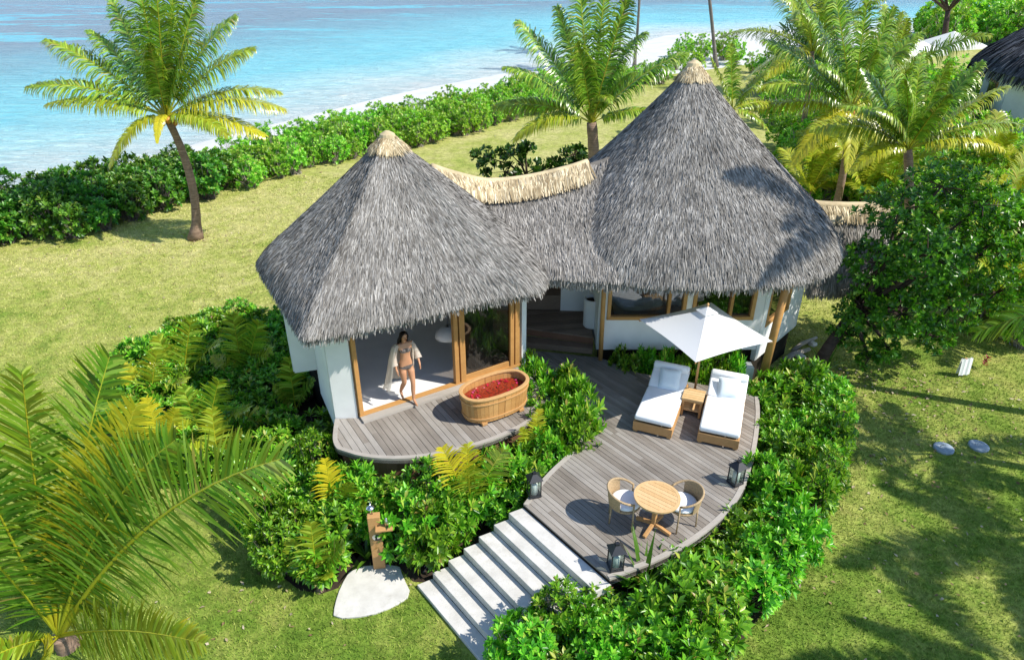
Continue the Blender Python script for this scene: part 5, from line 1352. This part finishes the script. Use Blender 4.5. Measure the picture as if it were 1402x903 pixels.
# palms standing on the lawn outside the picture, whose shade falls across it
for i, (x, y, h, L) in enumerate(((13.9, 10.9, 4.6, 3.1), (15.6, 8.0, 6.0, 3.2), (13.0, 5.2, 5.6, 3.0), (13.9, 13.4, 11.0, 3.4))):
    g = np.random.default_rng(80 + i)
    sp = auto_fronds((x, y, h), 11, L, g, width=0.17)
    if i == 0: sp.append(((13.75, 12.6, 2.6), tuple(atY(1334, 452, 14.2)), 0.28, 0.1, 0.22, 0.7))
    if i == 0: sp[-1] = ((x, y, h), tuple(atY(1336, 455, 14.0)), 0.22, 0.1, 0.2, 0.7)
    palm("coconut_palm", ["coconut palm with one low frond reaching over the lawn below the leafy tree", "coconut palm beyond the lawn covers, casting feathery shade", "coconut palm at the near side of the lawn, casting feathery shade", "tall coconut palm beside the leafy tree, casting shade on the large roof"][i], (x + 0.6, y - 0.2, 0), (0.2, 0, 0), (x, y, h), 0.16, sp, "coconut palms", 46, 0.06, "palm tree", 80 + i)
# tall far palms on the beach side
for i, (px, py, tx, r_) in enumerate(((868, 95, 874, 0.13), (848, 68, 851, 0.11), (980, 92, 970, 0.17))):
    b = at(px, py, 0); t0 = atY(tx, 0, b.y); dx = (t0.x - b.x) / t0.z
    h = 9.0 + i * 0.5
    c_ = (b.x + dx * h, b.y, h)
    palm("coconut_palm", ["nearer of two tall thin palm trunks by the sand behind the green palm", "farther of two tall thin palm trunks by the sand behind the green palm", "single bare coconut trunk rising at the beach end of the hedge"][i], (b.x, b.y, 0), (0.1, 0, 0), c_, r_, auto_fronds(c_, 13, 4.0, np.random.default_rng(90 + i)), "tall far palms", 34, 0.08, "palm tree", 90 + i, barkmat="grey_bark")

# ------------------------------------------------------------------ leafy trees
def limb_tree(name, label, base, fork, blobs, rad, mat, nl, L, W, seed, bark="dark_bark", cat="tree", group=None, dens=1.0):
    g = np.random.default_rng(seed); base, fork = Vector(base), Vector(fork)
    o = root(name, label, cat, base, 0, group)
    tk = MB(); tk.tube([base, base.lerp(fork, 0.5) + Vector((g.uniform(-.1, .1), g.uniform(-.1, .1), 0)), fork], [rad * 1.3, rad, rad * 0.8], 10)
    cs = []
    for (c, r3, m) in blobs:
        c = Vector(c)
        tk.tube([fork, fork.lerp(c, 0.5) + Vector((g.uniform(-.2, .2), g.uniform(-.2, .2), 0.1)), c], [rad * 0.55, rad * 0.35, rad * 0.12], 7)
        k = int(m * dens); d_ = unit(g.normal(size=(k, 3))); rr = g.uniform(0.45, 1.0, (k, 1)) ** 0.6 * np.where(g.uniform(size=(k, 1)) < 0.14, 1.28, 1.0)
        cs.append(np.array(c) + d_ * rr * np.array(r3))
        for q in cs[-1][:10]: tk.tube([c, Vector(q)], [rad * 0.13, rad * 0.04], 5)
    tk.obj("trunk", M[bark], o, base, smooth=True)
    C = np.concatenate(cs); ctr = C.mean(0)
    A = unit(C - ctr) + [0, 0, 0.5] + g.normal(size=C.shape) * 0.4
    V, F = rosettes(C, A, nl, L, W, (0.4, 1.5), g)
    link("crown", np_mesh("crown", V - np.array(base), F, True), M[mat], o)
    return o
bl = []
for (px, py, dY, r_) in ((1290, 255, 0.4, 0.85), (1230, 290, 0.0, 0.85), (1345, 280, 0.5, 0.85), (1200, 360, -0.3, 0.8), (1270, 350, -0.7, 0.9), (1340, 350, -0.2, 0.9), (1180, 420, -0.4, 0.62), (1235, 430, -0.8, 0.75), (1300, 420, -0.6, 0.8), (1365, 400, 0.1, 0.75), (1215, 475, -0.9, 0.42), (1165, 460, -0.3, 0.45), (1395, 320, 0.4, 0.7), (1280, 460, -0.4, 0.5), (1250, 385, 1.0, 1.0), (1310, 330, 1.1, 1.0), (1190, 490, -0.8, 0.3)):
    c_ = atY(px, py, 15.9 + dY); bl.append((c_, (r_ * 0.92, r_ * 0.92, r_ * 0.72), int(190 * r_ * r_) + 10))
limb_tree("broadleaf_tree", "dense dark green leafy tree on a leaning trunk beside the villa", at(1108, 520, 0), atY(1165, 430, 15.9), bl, 0.15, "tree_leaf", 9, 0.155, 0.078, 44, dens=0.78)
bl = []
for (px, py, r_) in ((668, 215, 0.75), (700, 212, 0.7), (690, 235, 0.8), (730, 232, 0.8), (760, 225, 0.5), (785, 212, 0.6), (795, 222, 0.55), (720, 205, 0.4)):
    c_ = atY(px, py, 30.0); bl.append((c_, (r_, r_, r_ * 0.45), 22))
limb_tree("sea_grape_tree", "low spreading dark leafed tree on the lawn behind the sagging straw ridge", at(720, 262, 0), atY(722, 245, 30.0), bl, 0.12, "grape_leaf", 8, 0.26, 0.18, 45)
# feathery casuarina by the sand
b = at(1095, 130, 0); g = np.random.default_rng(46)
o = root("casuarina_tree", "feathery grey green needle tree behind the palms by the water", "tree", (b.x, b.y, 0))
MB().tube([b, b + Vector((0.3, 0, 9.5))], [0.28, 0.04], 8).obj("trunk", M["grey_bark"], o, b)
n = 4200; hh = g.uniform(0.08, 1, n); az = g.uniform(0, 6.28, n); rr = 3.3 * (1 - hh * 0.55) * (0.65 + 0.35 * np.sin(az * 3 + hh * 17)) * g.uniform(0.15, 1, n) ** 0.6
P = np.stack([rr * np.cos(az) + 0.3 * hh, rr * np.sin(az), hh * 10], 1); D = np.stack([np.cos(az) * 0.7, np.sin(az) * 0.7, np.full(n, 0.5)], 1) + g.normal(size=(n, 3)) * 0.4
VF = strands(P, unit(D), unit(np.cross(D, [[0.1, 0.2, 1.0]])), unit(g.normal(size=(n, 3))), g.uniform(0.5, 1.1, n), 0.045 * g.uniform(0.6, 1.2, n), g, (0.0, 0.02), 0.3)
link("crown", np_mesh("crown", VF[0], VF[1]), M["needle_leaf"], o)
# tree whose dark boughs cross the top of the picture
b = at(1290, 70, 0); f_ = b + Vector((-0.6, 0, 4.0))
bl = [(b + Vector(v), (2.2, 2.2, 1.0), 70) for v in ((-6, 0, 9.2), (-3, 1, 9.8), (1, -1, 9.6), (4, 0, 9.0), (-8, 0, 8.2))]
limb_tree("beach_tree", "dark branching tree by the far white parasols with its crown high up", tuple(b), tuple(f_), bl, 0.3, "tree_leaf", 8, 0.35, 0.2, 47)

# undergrowth behind the villa on the right, plant by plant
UG = [at(*p, 0.3) for p in ((1060, 190), (1120, 200), (1200, 215), (1330, 215), (1460, 240), (1560, 420), (1400, 470), (1330, 430), (1330, 300), (1200, 290), (1110, 275), (1075, 240))]
UG2 = [at(*p, 0.3) for p in ((1055, 165), (1065, 120), (1130, 105), (1235, 110), (1330, 130), (1330, 200), (1200, 205), (1120, 195))]
for (x, y) in fill(UG2, 2.2, rs):
    s = rs.uniform(1.6, 2.8)
    put_shrub("garden_shrub", "green shrub in the planting behind the bushy palms, toward the beach", "shrubs behind the bushy palms", x, y, s, s * rs.uniform(0.8, 1.1), BEACHSHRUBS[rs.integers(3)])
for (x, y) in fill(UG, 1.3, rs):
    s = rs.uniform(1.3, 2.3)
    mk = near(x, y, [(10.5, 21.0, "beside the large roof"), (12.5, 27.0, "below the palm with orange nuts"), (13.8, 20.5, "below the upswept palm"), (15.0, 16.5, "behind the broad leafed tree"), (20.0, 27.0, "in front of the far house"), (17.5, 21.0, "between the upswept palm and the right edge")])
    put_shrub("garden_shrub", "yellow green garden shrub " + mk, "garden shrubs " + mk, x, y, s, s * rs.uniform(0.9, 1.3), BEACHSHRUBS[rs.integers(3)])
for i, (px, py, z) in enumerate(((1110, 262, 0.9), (1150, 255, 0.8), (1185, 262, 1.0), (1215, 245, 1.2), (1135, 225, 1.2), (1385, 255, 1.2), (1350, 235, 1.4), (1400, 380, 1.0), (1385, 430, 0.8), (1170, 235, 1.0), (1370, 300, 1.0))):
    p = at(px, py, z); g = np.random.default_rng(120 + i)
    palm("young_palm", "young yellow green palm in the dense planting right of the large roof", (p.x, p.y, 0), (0, 0, 0), p, 0.05, auto_fronds(tuple(p), 10, 2.4, g, (82, 5), 0.30, 0.15, 0.26, 0.35), "young palms right of the large roof", 30, 0.06, "young palm", 120 + i)
for (px, py, s) in ((938, 78, 1.6), (960, 85, 1.8), (990, 82, 1.9), (1005, 88, 1.6), (925, 95, 1.5), (945, 108, 1.6), (905, 115, 1.4), (1030, 100, 1.3), (1065, 110, 2.2), (1050, 130, 2.0), (1085, 150, 2.4), (1110, 150, 2.2)):
    p = at(px, py, 0)
    put_shrub("beach_shrub", "dark rounded shrub at the beach end beyond the large roof's peak", "shrubs at the beach end", p.x, p.y, s * 1.2, s * 1.3, BEACHSHRUBS[rs.integers(3)])
# green headland beyond the white parasols
for k in range(34):
    px = rs.uniform(1262, 1420); py = 62 - (px - 1262) * 0.02 - rs.uniform(0, 26)
    p = at(px, py, 0.5); s = rs.uniform(3.0, 5.2)
    put_shrub("headland_bush", "large green bush on the far shore beyond the white parasols", "bushes on the far shore", p.x, p.y, s, s * rs.uniform(0.8, 1.1), BEACHSHRUBS[rs.integers(3)], -0.3)
# the two far parasols
for (px, py, lab) in ((1305, 50, "far white pyramid parasol standing by the dark thatched roof"), (1248, 58, "far white pyramid parasol half hidden behind palm fronds")):
    a = at(px, py, 2.9); w = 2.1
    o = root("beach_parasol", lab, "parasol", (a.x, a.y, 0), 0.35, "far white parasols")
    cm = MB(); cm.add([(0, 0, 3.35), (-w, -w, 2.2), (w, -w, 2.2), (w, w, 2.2), (-w, w, 2.2), (-w, -w, 2.0), (w, -w, 2.0), (w, w, 2.0), (-w, w, 2.0)], [(0, 1, 2), (0, 2, 3), (0, 3, 4), (0, 4, 1), (1, 5, 6, 2), (2, 6, 7, 3), (3, 7, 8, 4), (4, 8, 5, 1)])
    cm.obj("canopy", M["canopy_cloth"], o); MB().tube([(0, 0, -0.05), (0, 0, 3.33)], 0.05, 8).obj("pole", M["teak"], o)
# neighbouring thatched house at the right edge
hr = root("thatched_house", "neighbouring house with a dark thatched roof at the right edge behind the palms", "house", (37.8, 43, 0)); HO = np.array([37.8, 43.0, 0])
eN = closed_curve([(37.8 + 9.5 * math.cos(t), 43 + 9.5 * math.sin(t), 3.5) for t in np.linspace(0, 2 * math.pi, 14)[:-1]])
apN = np.array([37.8, 43.0, 11.5]); SN = roof_surface(lambda u: np.broadcast_to(apN, np.shape(u) + (3,)), eN, 0.3)
VF = thatch(SN, 9000, 0, 1, wcone, rt, L=(0.7, 1.3), W=0.05, fringe=1500, fr_len=(0.4, 0.8))
link("roof", np_mesh("roof", VF[0] - HO, VF[1]), M["thatch_far"], hr)
hw = MB(); N_ = 10
for k in range(N_):
    a0, a1 = 2 * math.pi * k / N_, 2 * math.pi * (k + 1) / N_
    hw.wall((8.2 * math.cos(a0), 8.2 * math.sin(a0)), (8.2 * math.cos(a1), 8.2 * math.sin(a1)), 0.0, 4.2, 0.2)
hw.obj("wall", M["white_wall"], hr)
for k in range(N_):
    a0 = 2 * math.pi * (k + 0.5) / N_; c_ = Vector((7.92 * math.cos(a0), 7.92 * math.sin(a0), 2.0))
    w_ = MB().box(c_, (1.6, 0.1, 1.3), a0 + math.pi / 2).obj("window", M["frame_wood"], hr)
    MB().box(c_ * 1.008 + Vector((0, 0, -0.016)), (1.4, 0.1, 1.1), a0 + math.pi / 2).obj("pane", M["window_glass"], w_)
# red leafed plant beside the hung cloth
p = at(1345, 505, 0); o = root("cordyline_plant", "small dark red leafed plant on the lawn beside the hung white cloth", "plant", (p.x, p.y, 0)); g = np.random.default_rng(5)
V, F = rosettes(np.array([[0, 0, 0.12], [0.04, 0.02, 0.28], [0, 0, 0.2]]), np.array([[0, 0, 1.0]] * 3), 9, 0.13, 0.04, (0.3, 1.3), g)
link("leaves", np_mesh("leaves", V, F), M["red_leaf"], o)

# dry leaves lying about on the grass
g = np.random.default_rng(88); pts = []
for (px, py, sp, k) in ((290, 330, 1.2, 60), (430, 240, 3.0, 90), (120, 345, 2.0, 70), (230, 400, 2.5, 60), (1250, 530, 1.2, 160), (1180, 600, 1.4, 90), (1340, 590, 1.5, 100), (1250, 700, 2.0, 90), (1150, 520, 0.7, 110), (330, 820, 1.2, 50), (640, 170, 3.0, 70), (1200, 820, 1.6, 60)):
    c_ = at(px, py, 0); pts.append(np.stack([c_.x + g.normal(size=k) * sp, c_.y + g.normal(size=k) * sp * 0.7, np.full(k, 0.03)], 1))
P = np.concatenate(pts); ok = np.ones(len(P), dtype=bool)
for poly in (main_poly, bath_poly, PAD, BED_R, BED_M): ok &= ~inside(P[:, 0], P[:, 1], poly)
P = P[ok]; n = len(P)
V, F = leaves(P, g.normal(size=(n, 3)) * [1, 1, 0.2], np.tile([[0, 0, 1.0]], (n, 1)) + g.normal(size=(n, 3)) * 0.3, g.uniform(0.04, 0.10, n) * (1 + P[:, 1] / 40), g.uniform(0.02, 0.05, n) * (1 + P[:, 1] / 40))
leafmat("dry_leaf", [(0, (0.16, 0.09, 0.04)), (0.5, (0.36, 0.25, 0.13)), (1, (0.55, 0.47, 0.33))], trans=0.1, rough=0.8)
tag(link("fallen_leaves", np_mesh("fallen_leaves", V, F), M["dry_leaf"]), "dry brown leaves scattered over the lawn", "leaves", kind='stuff')

# ------------------------------------------------------------------ grass blades on the lawn
g = np.random.default_rng(77); n = 380000
Y = 4.5 + (34 - 4.5) * g.uniform(0, 1, n) ** 1.5; X = g.uniform(-0.86, 0.86, n) * (Y * 0.92 + 4.5)
ok = np.ones(n, dtype=bool)
for poly in (BED_L, BED_M, BED_R, main_poly, bath_poly, PAD, [A0, A0 + run*7.2, A0 + run*7.2 + w_dir*1.8, A1], [(-5.2, 12.8), (W0.x, W0.y), (W2.x, W2.y), (8, 14.8), (8, 20), (-5, 18)]):
    ok &= ~inside(X, Y, poly)
ok &= Y < 4.0 + np.interp(X, [-26, -20.5, -17, -12, -7.5, 60], [15.5, 20.5, 23, 29, 34, 90])
X, Y = X[ok], Y[ok]; n = len(X); az = g.uniform(0, 6.28, n); h = g.uniform(0.025, 0.07, n); w = g.uniform(0.004, 0.008, n) * (0.7 + Y / 14)
lean = g.normal(size=(n, 2)) * 0.025
b = np.stack([X, Y, np.zeros(n)], 1); sd = np.stack([np.cos(az), np.sin(az), np.zeros(n)], 1) * w[:, None]; tp = b + np.stack([lean[:, 0], lean[:, 1], h], 1)
V = np.stack([b - sd, b + sd, tp], 1).reshape(-1, 3); F = np.arange(3 * n).reshape(n, 3)
t = NT("grass_blade"); co = t.coord()
n1 = t.noise(co, 0.22, 5, 0.6); n2 = t.noise(co, 1.3, 6, 0.7)
f = t.math('ADD', t.math('MULTIPLY', n1, 0.5), t.math('MULTIPLY', n2, 0.5))
f = t.math('ADD', f, t.math('MULTIPLY', t.math('SUBTRACT', t.island(), 0.5), 0.22))
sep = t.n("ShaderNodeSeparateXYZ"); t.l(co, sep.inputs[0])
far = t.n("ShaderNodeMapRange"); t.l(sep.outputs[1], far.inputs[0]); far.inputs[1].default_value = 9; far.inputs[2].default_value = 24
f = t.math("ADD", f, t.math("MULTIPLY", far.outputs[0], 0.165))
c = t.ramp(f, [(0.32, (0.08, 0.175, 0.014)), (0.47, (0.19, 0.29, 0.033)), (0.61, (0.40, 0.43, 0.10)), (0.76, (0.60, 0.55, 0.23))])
M["grass_blade"] = t.done(t.bsdf(c, 0.7, 0.2))
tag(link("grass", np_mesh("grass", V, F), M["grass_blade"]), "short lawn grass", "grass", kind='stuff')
